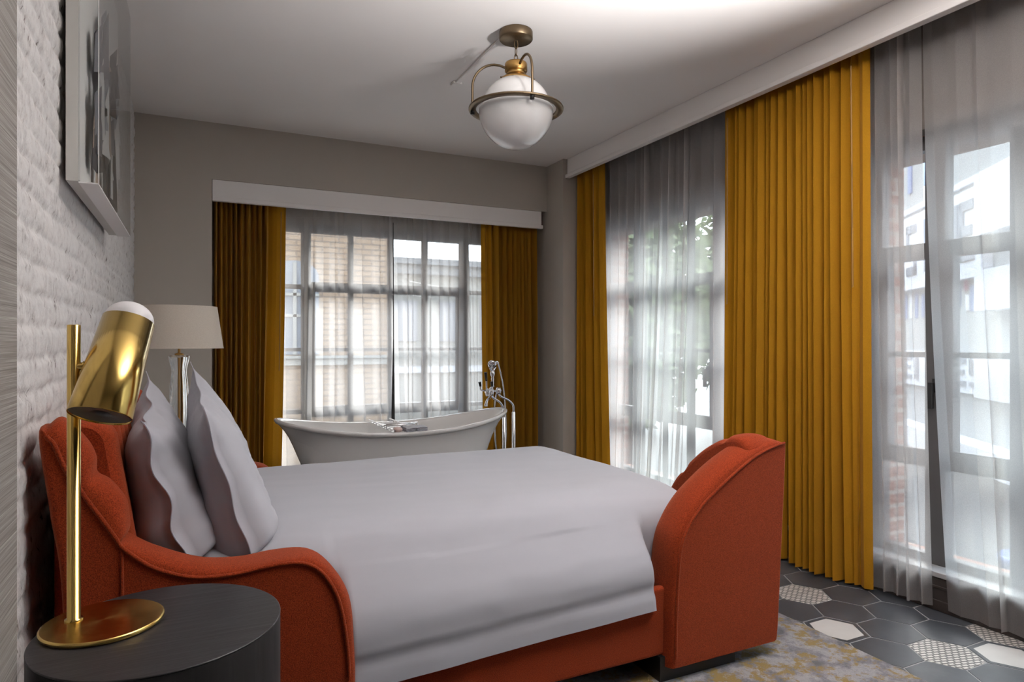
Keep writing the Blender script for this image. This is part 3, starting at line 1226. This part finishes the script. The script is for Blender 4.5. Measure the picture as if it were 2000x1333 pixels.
# brass reading lamp
rl = root('reading_lamp', (-0.20, 1.65, 0.672), 'brass reading lamp with tilted cylinder shade on the black nightstand', 'lamp')
bc = (-0.174, 1.650)
b = MB()
R0 = 0.116
b.lathe([(R0 - 0.004, 0.6725), (R0, 0.675), (R0, 0.681), (R0 - 0.003, 0.683)], (bc[0], bc[1], 0), 80)
b.disc((bc[0], bc[1], 0.683), R0 - 0.003, 80)
b.build('base', M['brass_spun'], rl)
pp = (-0.231, 1.676)
b = MB()
b.lathe([(0.0175, 0.683), (0.0175, 0.686), (0.0128, 0.687), (0.0128, 1.315), (0.0113, 1.3165)], (pp[0], pp[1], 0), 32)
b.disc((pp[0], pp[1], 1.3165), 0.0113, 32)
b.build('pole', M['brass'], rl)
Pt, Pb = Vector((-0.130, 1.690, 1.326)), Vector((-0.176, 1.608, 1.124))
ax = (Pt - Pb)
L = ax.length
axn = ax.normalized()
mid = Pb + axn * (0.52 * L)
b = MB()
jp = Vector((pp[0], pp[1], 1.227))
b.tube([jp, jp + (mid - jp) * 0.80], 0.0085, 16)
b.tube([jp + (mid - jp) * 0.25, jp + (mid - jp) * 0.32], 0.0115, 16)
b.build('joint_arm', M['brass'], rl)
b = MB()
b.lathe([(0.0585, 0.006), (0.0600, 0.0), (0.0610, 0.002), (0.0520, L), (0.050, L)], Pb, 64, ax)
sh = b.build('shade', M['brass'], rl)
b = MB()
b.lathe([(0.0596, 0.004), (0.022, 0.006), (0.016, 0.010), (0.014, 0.035)], Pb, 48, ax)
b.disc(Pb + axn * 0.035, 0.0145, 24, ax)
b.build('underside_disc', M['lamp_inside'], sh)
dm = MB()
dm.lathe([(0.0500 * math.cos(a), L + 0.043 * math.sin(a)) for a in np.linspace(0, PI / 2 - 0.01, 14)], Pb, 48, ax)
dm.build('diffuser_dome', M['white_plastic'], rl)

# glass table lamp on the far nightstand
gl = root('table_lamp', (-0.066, 3.85, 0.672), 'cream drum shade table lamp with clear glass base on the far bedside', 'lamp')
gx, gy = -0.068, 3.85
b = MB()
b.lathe([(0.0, 0.6735), (0.060, 0.6735), (0.062, 0.685), (0.055, 0.72), (0.047, 0.80), (0.047, 0.95), (0.043, 1.06), (0.036, 1.12), (0.039, 1.15), (0.048, 1.185), (0.050, 1.205), (0.046, 1.209),
         (0.0, 1.209)], (gx, gy, 0), 48)
b.build('glass_base', M['clear'], gl)
b = MB()
b.tube([(gx, gy, 0.70), (gx, gy, 1.20)], 0.007, 14)
b.tube([(gx, gy, 1.2095), (gx, gy, 1.33)], 0.007, 14)
b.lathe([(0.0, 1.2095), (0.022, 1.2095), (0.022, 1.217), (0.012, 1.221), (0.0, 1.221)], (gx, gy, 0), 24)
b.build('brass_stem', M['antique'], gl)
b = MB()
b.lathe([(0.214, 1.245), (0.183, 1.463)], (gx, gy, 0), 72)
b.lathe([(0.211, 1.245), (0.180, 1.463)], (gx, gy, 0), 72)
b.lathe([(0.2145, 1.245), (0.2145, 1.251), (0.2105, 1.251), (0.2105, 1.245)], (gx, gy, 0), 72)
b.lathe([(0.1837, 1.459), (0.1837, 1.465), (0.1797, 1.465), (0.1797, 1.459)], (gx, gy, 0), 72)
lsh = b.build('lamp_shade', M['shade'], gl)
b = MB()
for q in range(3):
    a = q * 2 * PI / 3
    b.tube([(gx, gy, 1.30), (gx + 0.205 * math.cos(a), gy + 0.205 * math.sin(a), 1.30)], 0.0025, 6)
b.build('shade_ring', M['antique'], lsh)

# ------------------------------------------------------------------ pendant
pc = Vector((1.524, 3.088, 0))
pn = root('pendant_light', (pc.x, pc.y, CEIL), 'white globe pendant light with bronze ring hanging from the ceiling', 'ceiling light')
b = MB()
b.lathe([(0.0, CEIL - 0.0005), (0.086, CEIL - 0.0005), (0.088, CEIL - 0.004), (0.088, CEIL - 0.040), (0.084, CEIL - 0.045), (0.0, CEIL - 0.045)], pc, 56)
b.build('canopy', M['bronze'], pn)
z = CEIL - 0.045
zz = [2.865, 2.826, 2.788]
for q in range(3):
    lp = []
    for j in range(20):
        a = 2 * PI * j / 20
        u, v_ = 0.010 * math.cos(a), 0.024 * math.sin(a)
        lp.append((pc.x + (u if q % 2 == 0 else 0), pc.y + (u if q % 2 else 0), zz[q] - 0.020 + v_))
    MB().tube(lp, 0.0026, 8, close=True).build('chain_link', M['bronze'], pn)
b = MB()
b.lathe([(0.0, 2.752), (0.010, 2.752), (0.012, 2.747), (0.055, 2.744), (0.059, 2.738), (0.059, 2.702), (0.056, 2.698), (0.050, 2.696), (0.050, 2.678), (0.059, 2.676), (0.064, 2.668), (0.088, 2.655), (0.090, 2.638), (0.086, 2.636)],
        pc, 56)
b.tube([pc + Vector((0, 0, 2.75)), pc + Vector((0, 0, 2.765))], 0.006, 10)
b.build('cap', M['antique'], pn)
b = MB()
b.lathe([(0.084, 2.648)] + [(0.183 * math.cos(a), 2.497 + 0.172 * math.sin(a)) for a in np.linspace(1.09, 0, 22)], pc, 64)
b.build('upper_globe', M['opal'], pn)
b = MB()
b.lathe([(0.196 * math.cos(a), 2.500 - 0.206 * math.sin(a)) for a in np.linspace(0, PI / 2 - 0.005, 30)], pc, 64)
b.lathe([(0.183, 2.502), (0.196, 2.500)], pc, 64)
b.build('lower_bowl', M['opal'], pn)
b = MB()
b.lathe([(0.212, 2.505), (0.247, 2.505), (0.249, 2.502), (0.249, 2.496), (0.247, 2.494), (0.212, 2.494), (0.210, 2.498), (0.210, 2.502), (0.212, 2.505)], pc, 80)
b.build('ring', M['bronze'], pn)
RT, TC = Vector((0.8994, -0.4371, 0)), Vector((-0.4371, -0.8994, 0))
for deg in (180, 70, 290):
    a = math.radians(deg)
    dr = RT * math.cos(a) + TC * math.sin(a)
    pts = [pc + dr * 0.045 + Vector((0, 0, 2.715))]
    zt = 2.735
    pts.append(pc + dr * 0.085 + Vector((0, 0, 2.732)))
    for q in np.linspace(PI / 2, 0, 12):
        pts.append(pc + dr * (0.115 + 0.114 * math.cos(q)) + Vector((0, 0, 2.622 + 0.114 * math.sin(q))))
    pts.append(pc + dr * 0.229 + Vector((0, 0, 2.506)))
    pts.append(pc + dr * 0.229 + Vector((0, 0, 2.478)))
    arm = MB().tube(pts, 0.0065, 12).build('curved_arm', M['bronze'], pn)
    MB().lathe([(0.0, 2.476), (0.011, 2.476), (0.011, 2.493)], pc + dr * 0.229, 16).build('bolt', M['black'], arm)
for deg in (20, 140, 260):
    a = math.radians(deg)
    dr = RT * math.cos(a) + TC * math.sin(a)
    MB().tube([pc + dr * 0.086 + Vector((0, 0, 2.645)), pc + dr * 0.104 + Vector((0, 0, 2.645))], 0.004, 10).build('screw', M['bronze'], pn)

# white cable cover on the ceiling
cr = MB()
a0_, a1_ = Vector((1.478, 3.87)), Vector((1.515, 3.175))
cr.box(1.470, 1.500, 3.182, 3.86, CEIL - 0.014, CEIL - 0.0005)
cr.box(1.455, 1.515, 3.83, 3.88, CEIL - 0.017, CEIL - 0.0005)
tag(cr.build('cable_cover', M['ceiling'], bevel=0.004), 'thin white cable cover running along the ceiling to the pendant', 'cable cover')

# invented uplighter, added out of view to fill the room with light
UX, UY = 2.1, 0.48
ul = root('added_fill_lamp', (UX, UY, 0), 'added bronze uplighter for room fill light, out of view to the right', 'added fill lamp')
MB().lathe([(0.0, 0.0015), (0.15, 0.0015), (0.15, 0.02), (0.02, 0.03), (0.0, 0.03)], (UX, UY, 0), 32).build('base', M['bronze'], ul)
MB().tube([(UX, UY, 0.02), (UX, UY, 1.74)], 0.014, 14).build('pole', M['bronze'], ul)
MB().lathe([(0.02, 1.68), (0.12, 1.70), (0.21, 1.77), (0.205, 1.772), (0.115, 1.705), (0.0, 1.695)], (UX, UY, 0), 40).build('bowl_shade', M['bronze'], ul)
ld = bpy.data.lights.new('added_fill_light', 'AREA')
ld.shape = 'DISK'
ld.size = 0.26
ld.energy = 80
ld.spread = math.radians(88)
ld.color = (1.0, 0.985, 0.985)
lo = bpy.data.objects.new('added_fill_light', ld)
COL.objects.link(lo)
lo.location = (UX, UY, 1.78)
lo.rotation_euler = Vector((-0.34, 0.62, 1.13)).to_track_quat('-Z', 'Y').to_euler()

# ------------------------------------------------------------------ picture box on the brick wall
AY0, AY1, AZ0, AZ1 = 2.40, 3.545, 1.775, 2.80
XB, XF = -0.352, -0.266
art = root('wall_art', (-0.34, (AY0 + AY1) / 2, (AZ0 + AZ1) / 2), 'clear acrylic box frame with dark folded paper artwork on the white brick wall', 'wall art')
MB().box(XB, XB + 0.032, AY0, AY1, AZ0, AZ1).build('frame', M['frame_white'], art, bevel=0.001)
MB().box(XB + 0.0325, XB + 0.036, AY0 + 0.004, AY1 - 0.004, AZ0 + 0.004, AZ1 - 0.004).build('backing_card', M['paper_white'], art)
bx_ = MB()
t_ = 0.003
bx_.box(XF - t_, XF, AY0, AY1, AZ0, AZ1)
bx_.box(XB + 0.033, XF - t_, AY0, AY0 + t_, AZ0, AZ1)
bx_.box(XB + 0.033, XF - t_, AY1 - t_, AY1, AZ0, AZ1)
bx_.box(XB + 0.033, XF - t_, AY0 + t_, AY1 - t_, AZ1 - t_, AZ1)
bx_.build('acrylic_case', M['acrylic'], art)
MB().box(XB + 0.033, XF - 0.0005, AY0 + 0.001, AY1 - 0.001, AZ0 - 0.004, AZ0 - 0.0005).build('bottom_edge', M['paper_white'], art)
MB().box(XF - 0.001, XF + 0.0012, AY0 - 0.001, AY0 + 0.003, AZ0, AZ1).build('front_edge', M['paper_white'], art)
sr = random.Random(5)
for q in range(34):
    y = AY0 + 0.16 + sr.random() ** 1.2 * 0.66
    z = AZ0 + 0.02 + sr.random() ** 1.1 * 0.52
    h = sr.uniform(0.12, 0.30)
    wd = sr.uniform(0.04, 0.14)
    tl = sr.uniform(-0.30, 0.30)
    xo = XB + 0.040 + sr.uniform(0, 0.012) + 0.018 * math.sin(PI * min(1, (z - AZ0) / 0.6))
    p0 = Vector((xo, y - wd / 2, z))
    p1 = Vector((xo + sr.uniform(0.0, 0.022), y + wd / 2, z + sr.uniform(-0.02, 0.05)))
    p2 = Vector((xo + sr.uniform(0.0, 0.016), y + tl * h + wd * 0.2, min(AZ1 - 0.03, z + h)))
    p3 = Vector((xo + 0.003, y - wd * 0.6 + tl * h * 0.6, min(AZ1 - 0.05, z + h * 0.7)))
    mk = sr.choice(['shard_black', 'shard_black', 'shard_black', 'shard_grey', 'shard_blue', 'shard_grey', 'shard_white', 'shard_tan'])
    MB().ngon([p0, p1, p2, p3]).build('paper_shard', M[mk], art, solid=0.0012)

# ------------------------------------------------------------------ bathtub
TX, TY, TA, TB = 1.325, 4.60, 0.845, 0.345
tubr = root('bathtub', (TX, TY, 0), 'white freestanding double slipper bathtub between the bed and the back window', 'bathtub')
NT_ = 96


def tub_ring(sx, sy, zfun, ex=2.25):
    out = []
    for q in range(NT_):
        a = 2 * PI * q / NT_
        ca, sa = math.cos(a), math.sin(a)
        x = TX + TA * sx * (abs(ca) ** (2 / ex)) * (1 if ca >= 0 else -1)
        y = TY + TB * sy * (abs(sa) ** (2 / ex)) * (1 if sa >= 0 else -1)
        out.append((x, y, zfun((x - TX) / TA)))
    return out


rimz = lambda u: 0.672 + 0.100 * abs(u) ** 2.2
rings = []
for sx, sy, dz in ((0.975, 0.945, -0.034), (0.990, 0.975, -0.030), (1.0, 0.995, -0.018), (1.0, 1.0, -0.006), (0.99, 0.975, 0.0), (0.965, 0.93, -0.002), (0.95, 0.905, -0.012)):
    rings.append(tub_ring(sx, sy, lambda u, d=dz: rimz(u / 1.0) + d))
rim = MB().grid(rings, cv=True)
rim.build('rim', M['tub'], tubr)
rings = []
for sx, sy, k in ((0.975, 0.95, 0.0), (0.925, 0.89, 0.06), (0.87, 0.85, 0.16), (0.82, 0.82, 0.28), (0.775, 0.79, 0.45), (0.735, 0.76, 0.65), (0.70, 0.73, 0.85), (0.69, 0.72, 0.93)):
    rings.append(tub_ring(sx, sy, lambda u, k=k: (rimz(u) - 0.032) * (1 - k) + 0.08 * k * 0 + 0.0 + 0.06 * k))
rings.append(tub_ring(0.71, 0.75, lambda u: 0.05))
rings.append(tub_ring(0.71, 0.75, lambda u: 0.0008))
MB().grid(rings, cv=True).build('outer_shell', M['tub'], tubr)
rings = []
for sx, sy, k in ((0.952, 0.91, 0.0), (0.92, 0.87, 0.10), (0.86, 0.83, 0.28), (0.80, 0.79, 0.5), (0.74, 0.73, 0.75), (0.66, 0.62, 0.92), (0.5, 0.42, 1.0), (0.02, 0.02, 1.0)):
    rings.append(tub_ring(sx, sy, lambda u, k=k: (rimz(u) - 0.010) * (1 - k) + 0.19 * k))
MB().grid(rings, cv=True).build('basin', M['tub'], tubr)

# bath caddy resting across the rim
zc = 0.688
cdy = root('bath_caddy', (1.27, TY, zc), 'chrome wire caddy resting across the rim of the white bathtub', 'bath caddy')
ya, yb = TY - 0.352, TY + 0.352
MB().tube([(1.20, ya, zc), (1.20, yb, zc)], 0.005, 8).build('rail', M['chrome'], cdy)
MB().tube([(1.36, ya, zc), (1.36, yb, zc)], 0.005, 8).build('rail', M['chrome'], cdy)
b = MB()
for q in range(9):
    y = ya + 0.03 + q * 0.08
    b.tube([(1.20, y, zc), (1.21, y, zc - 0.02), (1.35, y, zc - 0.02), (1.36, y, zc)], 0.0028, 6)
b.build('wire_tray', M['chrome'], cdy)
b = MB()
b.tube([(1.17, ya + 0.10, zc + 0.002), (1.17, ya + 0.10, zc + 0.035), (1.39, ya + 0.10, zc + 0.035), (1.39, ya + 0.10, zc + 0.002)], 0.004, 8)
b.tube([(1.17, ya + 0.16, zc + 0.012), (1.17, ya + 0.16, zc + 0.018), (1.39, ya + 0.16, zc + 0.018), (1.39, ya + 0.16, zc + 0.012)], 0.004, 8)
b.build('holder_bar', M['chrome'], cdy)
tw = MB()
P = np.zeros((20, 14, 3))
for lay in range(3):
    for i in range(20):
        for j in range(14):
            P[i, j] = (1.285 + 0.15 * j / 13, ya + 0.02 + 0.13 * i / 19, zc - 0.012 + lay * 0.010 + 0.004 * fbm(i * 0.2, j * 0.25, lay * 3, 2))
    tw.grid(P)
tag(tw.build('folded_cloth', M['linen'], solid=0.008), 'folded white cloth lying on the chrome bath caddy', 'cloth')
b = MB()
b.lathe([(0.0, zc - 0.016), (0.024, zc - 0.015), (0.032, zc - 0.004), (0.030, zc + 0.009), (0.018, zc + 0.016), (0.0, zc + 0.017)], (1.238, ya + 0.06, 0), 24)
tag(b.build('soap_bar', M['soap']), 'pinkish round soap on the chrome bath caddy beside the white cloth', 'soap')

# ------------------------------------------------------------------ floor standing tub filler
FY = 4.80
tf = root('tub_filler', (2.22, FY, 0), 'chrome floor standing bath tap with hand shower at the right end of the bathtub', 'bath tap')
p1x, p2x = 2.262, 2.348
for xx, zt in ((p1x, 0.665), (p2x, 0.705)):
    b = MB()
    b.lathe([(0.0, 0.001), (0.035, 0.001), (0.035, 0.010), (0.018, 0.016), (0.0155, 0.02), (0.0155, zt), (0.011, zt + 0.006)], (xx, FY, 0), 24)
    b.build('riser_pipe', M['chrome'], tf)
b = MB()
b.tube(catmull([(p1x, FY, 0.665), (p1x - 0.006, FY, 0.735), (2.225, FY, 0.79), (2.165, FY, 0.83), (2.145, FY, 0.87)], 20), 0.0085, 12)
b.tube(catmull([(p2x, FY, 0.705), (p2x - 0.006, FY, 0.765), (2.30, FY, 0.805), (2.23, FY, 0.84), (2.212, FY, 0.88)], 20), 0.0085, 12)
b.build('supply_bend', M['chrome'], tf)
b = MB()
b.lathe([(0.0, 0.845), (0.014, 0.846), (0.020, 0.86), (0.022, 0.885), (0.018, 0.90), (0.014, 0.915), (0.0, 0.917)], (2.150, FY, 0), 24)
b.lathe([(0.0, 0.855), (0.014, 0.856), (0.022, 0.87), (0.022, 0.895), (0.016, 0.91), (0.0, 0.912)], (2.212, FY, 0), 24)
b.lathe([(0.0, 0.845), (0.014, 0.846), (0.019, 0.86), (0.020, 0.885), (0.016, 0.90), (0.0, 0.91)], (2.108, FY - 0.02, 0), 24)
b.tube([(2.09, FY - 0.01, 0.88), (2.235, FY, 0.885)], 0.010, 12)
b.build('mixer_body', M['chrome'], tf)
b = MB()
b.tube(catmull([(2.150, FY, 0.86), (2.12, FY - 0.03, 0.835), (2.085, FY - 0.06, 0.815), (2.068, FY - 0.075, 0.775)], 16), [0.010] * 12 + [0.011, 0.012, 0.013, 0.014], 12)
b.build('spout', M['chrome'], tf)
for (x0, z0_, x1, z1_, dy) in ((2.045, 0.925, 2.038, 0.962, 0.0), (2.088, 0.968, 2.080, 1.038, -0.02), (2.126, 0.925, 2.122, 0.965, -0.045)):
    lv = MB().tube(catmull([(2.108, FY - 0.02 + dy, 0.895), ((2.108 + x0) / 2, FY - 0.02 + dy, 0.892), (x0 + 0.002, FY - 0.02 + dy, 0.90), (x0, FY - 0.02 + dy, z0_)], 12), 0.0065, 10).build('lever', M['chrome'], tf)
    MB().tube([(x0, FY - 0.02 + dy, z0_), (x1, FY - 0.02 + dy, z1_)], [0.0085, 0.0125], 12).build('lever_grip', M['black'], lv)
b = MB()
b.lathe([(0.0, 0.915), (0.012, 0.916), (0.014, 0.925), (0.009, 0.935), (0.013, 0.95), (0.009, 0.965), (0.013, 0.98), (0.009, 0.995), (0.017, 1.01), (0.020, 1.03), (0.014, 1.045), (0.008, 1.055), (0.0, 1.056)], (2.160, FY, 0), 20)
b.tube([(2.160, FY, 1.04), (2.140, FY - 0.01, 1.06), (2.128, FY - 0.015, 1.075)], 0.008, 10)
b.tube([(2.160, FY, 1.04), (2.180, FY, 1.065), (2.188, FY, 1.078)], 0.006, 10)
b.build('cradle', M['chrome'], tf)
b = MB()
b.lathe([(0.0, -0.012), (0.034, -0.010), (0.036, 0.004), (0.026, 0.018), (0.014, 0.026), (0.0, 0.028)], (2.150, FY - 0.015, 1.100), 24, (0.35, 0.8, 0.5))
b.tube([(2.150, FY, 1.112), (2.20, FY + 0.01, 1.118), (2.212, FY + 0.01, 1.108)], 0.010, 12)
b.build('hand_shower', M['chrome'], tf)
hz = catmull([(2.212, FY + 0.01, 1.108), (2.232, FY + 0.01, 1.04), (2.262, FY + 0.012, 0.90), (2.283, FY + 0.02, 0.72), (2.292, FY + 0.03, 0.48), (2.255, FY + 0.04, 0.33), (2.205, FY + 0.03, 0.42), (2.185, FY + 0.02, 0.70), (2.196, FY + 0.01, 0.86)], 110)
hr = [0.0052 + 0.0009 * (i % 2) for i in range(110)]
MB().tube([tuple(p) for p in hz], hr, 10).build('shower_hose', M['chrome'], tf)

# ------------------------------------------------------------------ outside
MB().box(-14, 46, -30, 60, -1.75, -1.6).build('ground', M['asphalt'], kind='structure')

# tan brick building across the street behind the back window
bb = root('brick_building', (0.3, 12.2, -1.6), 'tan brick building across the street seen through the back window left side', 'building')
BX1 = 3.35
b = MB()
b.box(-8, BX1, 12.2, 16, -1.6, 9)
b.build('wall', M['tan_brick'], bb)
b = MB()
b.box(-8, BX1 + 0.03, 12.14, 12.2, 0.86, 0.98)
b.box(-8, BX1 + 0.03, 12.10, 12.2, 0.98, 1.03)
b.build('string_course', M['cream'], bb)
for cx_ in (-1.6, 0.0, 1.62):
    wn_ = MB()
    pts = [(cx_ - 0.42, 12.19, 1.05), (cx_ + 0.42, 12.19, 1.05)] + [(cx_ + 0.42 * math.cos(a), 12.19, 2.45 + 0.28 * math.sin(a)) for a in np.linspace(0, PI, 14)]
    wn_.ngon(pts)
    w_ = wn_.build('arched_window', M['dark_glass'], bb, solid=0.01)
    f_ = MB()
    f_.box(cx_ - 0.42, cx_ + 0.42, 12.16, 12.195, 1.72, 1.77)
    f_.box(cx_ - 0.42, cx_ + 0.42, 12.16, 12.195, 2.10, 2.15)
    f_.box(cx_ - 0.03, cx_ + 0.03, 12.16, 12.195, 1.05, 2.70)
    f_.build('window_bars', M['cream'], w_)

cb = root('cream_building', (8, 22, -1.6), 'cream stucco house with grey cornice seen through the back window right side', 'building')
b = MB()
b.box(3.5, 16, 22, 28, -1.6, 3.95)
b.build('wall', M['cream'], cb)
b = MB()
b.box(3.4, 16.1, 21.75, 22.0, 3.62, 3.95)
b.box(3.3, 16.2, 21.6, 22.0, 3.95, 4.15)
b.build('cornice', M['cornice'], cb)
for cx_ in (5.0, 6.6, 8.2, 9.8):
    b = MB()
    b.box(cx_ - 0.4, cx_ + 0.4, 21.95, 22.0, 1.3, 2.7)
    w_ = b.build('house_window', M['letter_grey'], cb)
b = MB()
b.box(3.4, 16.1, 21.9, 22.0, 0.2, 0.42)
b.build('string_course', M['facade_white'], cb)
b = MB()
for h in (2.92, 2.70, 2.55):
    b.tube([(3.36, 13.0, h + 0.3), (5.2, 17.0, h - 0.02), (9.0, 21.97, h + 0.12)], 0.010, 6)
tag(b.build('power_line', M['frame'], None), 'thin overhead cables in front of the cream house outside', 'cable')


# mural building across the street to the right
Dv = Vector((math.sin(math.radians(38)), math.cos(math.radians(38)), 0))
Nv = Vector((-Dv.y, Dv.x, 0))          # towards our windows
Fo = Vector((8.6, 5.0, 0))


def fpt(k, n, z):
    return tuple(Fo + Dv * k + Nv * n + Vector((0, 0, z)))


def fbox(mb, k0, k1, n0, n1, z0, z1):
    vs = [fpt(k, n, z) for z in (z0, z1) for n in (n0, n1) for k in (k0, k1)]
    mb.add(vs, [(0, 2, 3, 1), (4, 5, 7, 6), (0, 1, 5, 4), (2, 6, 7, 3), (0, 4, 6, 2), (1, 3, 7, 5)], False)
    return mb


mbld = root('shop_building', tuple(Fo + Vector((0, 0, -1.6))), 'grey shop building with white lettered fascia outside the right hand window', 'building')
fbox(MB(), -5, 3.2, -3, 0, -1.6, 4.3).build('wall', M['facade_grey'], mbld)
fa = fbox(MB(), -1.0, 3.2, 0, 0.12, 2.02, 3.05).build('fascia', M['facade_white'], mbld)
fbox(MB(), -1.0, 3.2, 0, 0.06, 0.67, 1.15).build('sign_band', M['facade_white'], mbld)
fbox(MB(), -5, 3.2, 0, 0.30, -0.12, 0.14).build('ledge', M['facade_white'], mbld)
fbox(MB(), -5, 3.2, 0, 0.04, 3.15, 3.22).build('string_course', M['facade_white'], mbld)
for k0 in (0.25, 0.72, 1.3, 1.75, 2.3):
    fbox(MB(), k0, k0 + 0.13, 0, 0.02, 3.45, 3.95).build('upper_window', M['sign_blue'], mbld)
for z0_, z1_ in ((2.45, 3.10), (1.62, 2.06), (0.66, 1.14)):
    fbox(MB(), -2.4, -1.03, 0, 0.20, z0_, z1_).build('white_pier_panel', M['facade_white'], mbld)
# raised block letters on the fascia: read from the street side, S I E
def strokes(mb, kl, wdt, z0, z1, segs, n0):
    """segs in unit letter box; k runs from right of view to left, so flip"""
    for (x0, x1, y0, y1) in segs:
        fbox(mb, kl - x1 * wdt, kl - x0 * wdt, n0, n0 + 0.02, z0 + (z1 - z0) * y0, z0 + (z1 - z0) * y1)
    return mb


Sg = [(0, 1, 0, .16), (0, 1, .42, .58), (0, 1, .84, 1), (0, .22, .5, 1), (.78, 1, 0, .5)]
Ig = [(.3, .7, 0, 1)]
Eg = [(0, .25, 0, 1), (0, 1, 0, .16), (0, .85, .42, .58), (0, 1, .84, 1)]
for kl, sg in ((1.15, Sg), (0.62, Ig), (0.18, Sg), (-0.22, Ig), (-0.52, Eg)):
    strokes(MB(), kl, 0.34, 2.22, 2.92, sg, 0.12).build('sign_letter', M['letter_grey'], fa)
for q, (k0, z0_, z1_, mk) in enumerate([(1.55, 1.62, 1.98, 'sign_blue'), (1.35, 1.62, 2.05, 'facade_white'), (1.15, 1.62, 1.98, 'sign_blue'), (0.92, 1.62, 1.95, 'sign_blue'),
                                         (0.03, 1.66, 1.93, 'sign_blue'), (-0.07, 1.62, 1.85, 'sign_pink'), (-0.17, 1.72, 2.0, 'sign_blue'), (-0.36, 1.90, 2.02, 'sign_pink'),
                                         (-0.40, 1.66, 1.84, 'facade_white'), (-0.52, 1.64, 1.95, 'sign_blue'), (-0.72, 1.74, 2.0, 'sign_blue')]):
    fbox(MB(), k0 - 0.07, k0 + 0.02, 0, 0.015, z0_, z1_).build('coloured_panel', M[mk], mbld)
for kl, sg in ((1.40, Eg), (1.08, Ig), (0.16, Sg), (-0.25, Eg), (-0.62, Sg)):
    strokes(MB(), kl, 0.26, 0.76, 1.08, sg, 0.06).build('sign_letter', M['letter_grey'], mbld)

# trees
def tree(x, y, h, r, label, seed):
    t = root('tree', (x, y, -1.6), label, 'tree', 'street trees')
    MB().tube([(x, y, -1.6), (x + 0.1, y, 0.5), (x, y + 0.1, h - r)], [0.16, 0.12, 0.06], 10).build('trunk', M['bark'], t)
    rr = random.Random(seed)
    mb = MB()
    for q in range(6000):
        u = Vector((rr.gauss(0, 1), rr.gauss(0, 1), rr.gauss(0, 1))).normalized() * (rr.random() ** 0.4) * r
        u.z *= 1.5
        c_ = Vector((x, y, h - r)) + u
        a = Vector((rr.gauss(0, 1), rr.gauss(0, 1), rr.gauss(0, 1))).normalized() * rr.uniform(0.13, 0.27)
        bv = a.orthogonal().normalized() * a.length * 0.6
        mb.add([c_ - a, c_ + bv, c_ + a, c_ - bv], [(0, 1, 2, 3)], False)
    tag(mb.build('foliage', M['leaf'], t), kind='stuff')


tree(9.0, 12.5, 4.2, 2.0, 'leafy green street tree outside the far right window', 1)
tree(13.8, 13.0, 4.6, 2.1, 'second leafy tree further right outside the far right window', 2)
tree(11.3, 17.2, 4.9, 2.4, 'broad pale tree between the two nearer trees outside the far right window', 4)

bn = MB()
bn.lathe([(0.0, -1.599), (0.17, -1.599), (0.20, -0.75), (0.22, -0.72), (0.22, -0.66), (0.19, -0.66), (0.0, -0.64)], (6.75, 3.28, 0), 32)
tag(bn.build('waste_bin', M['blue_plastic']), 'pale blue round bin standing on the street outside the right window', 'bin')
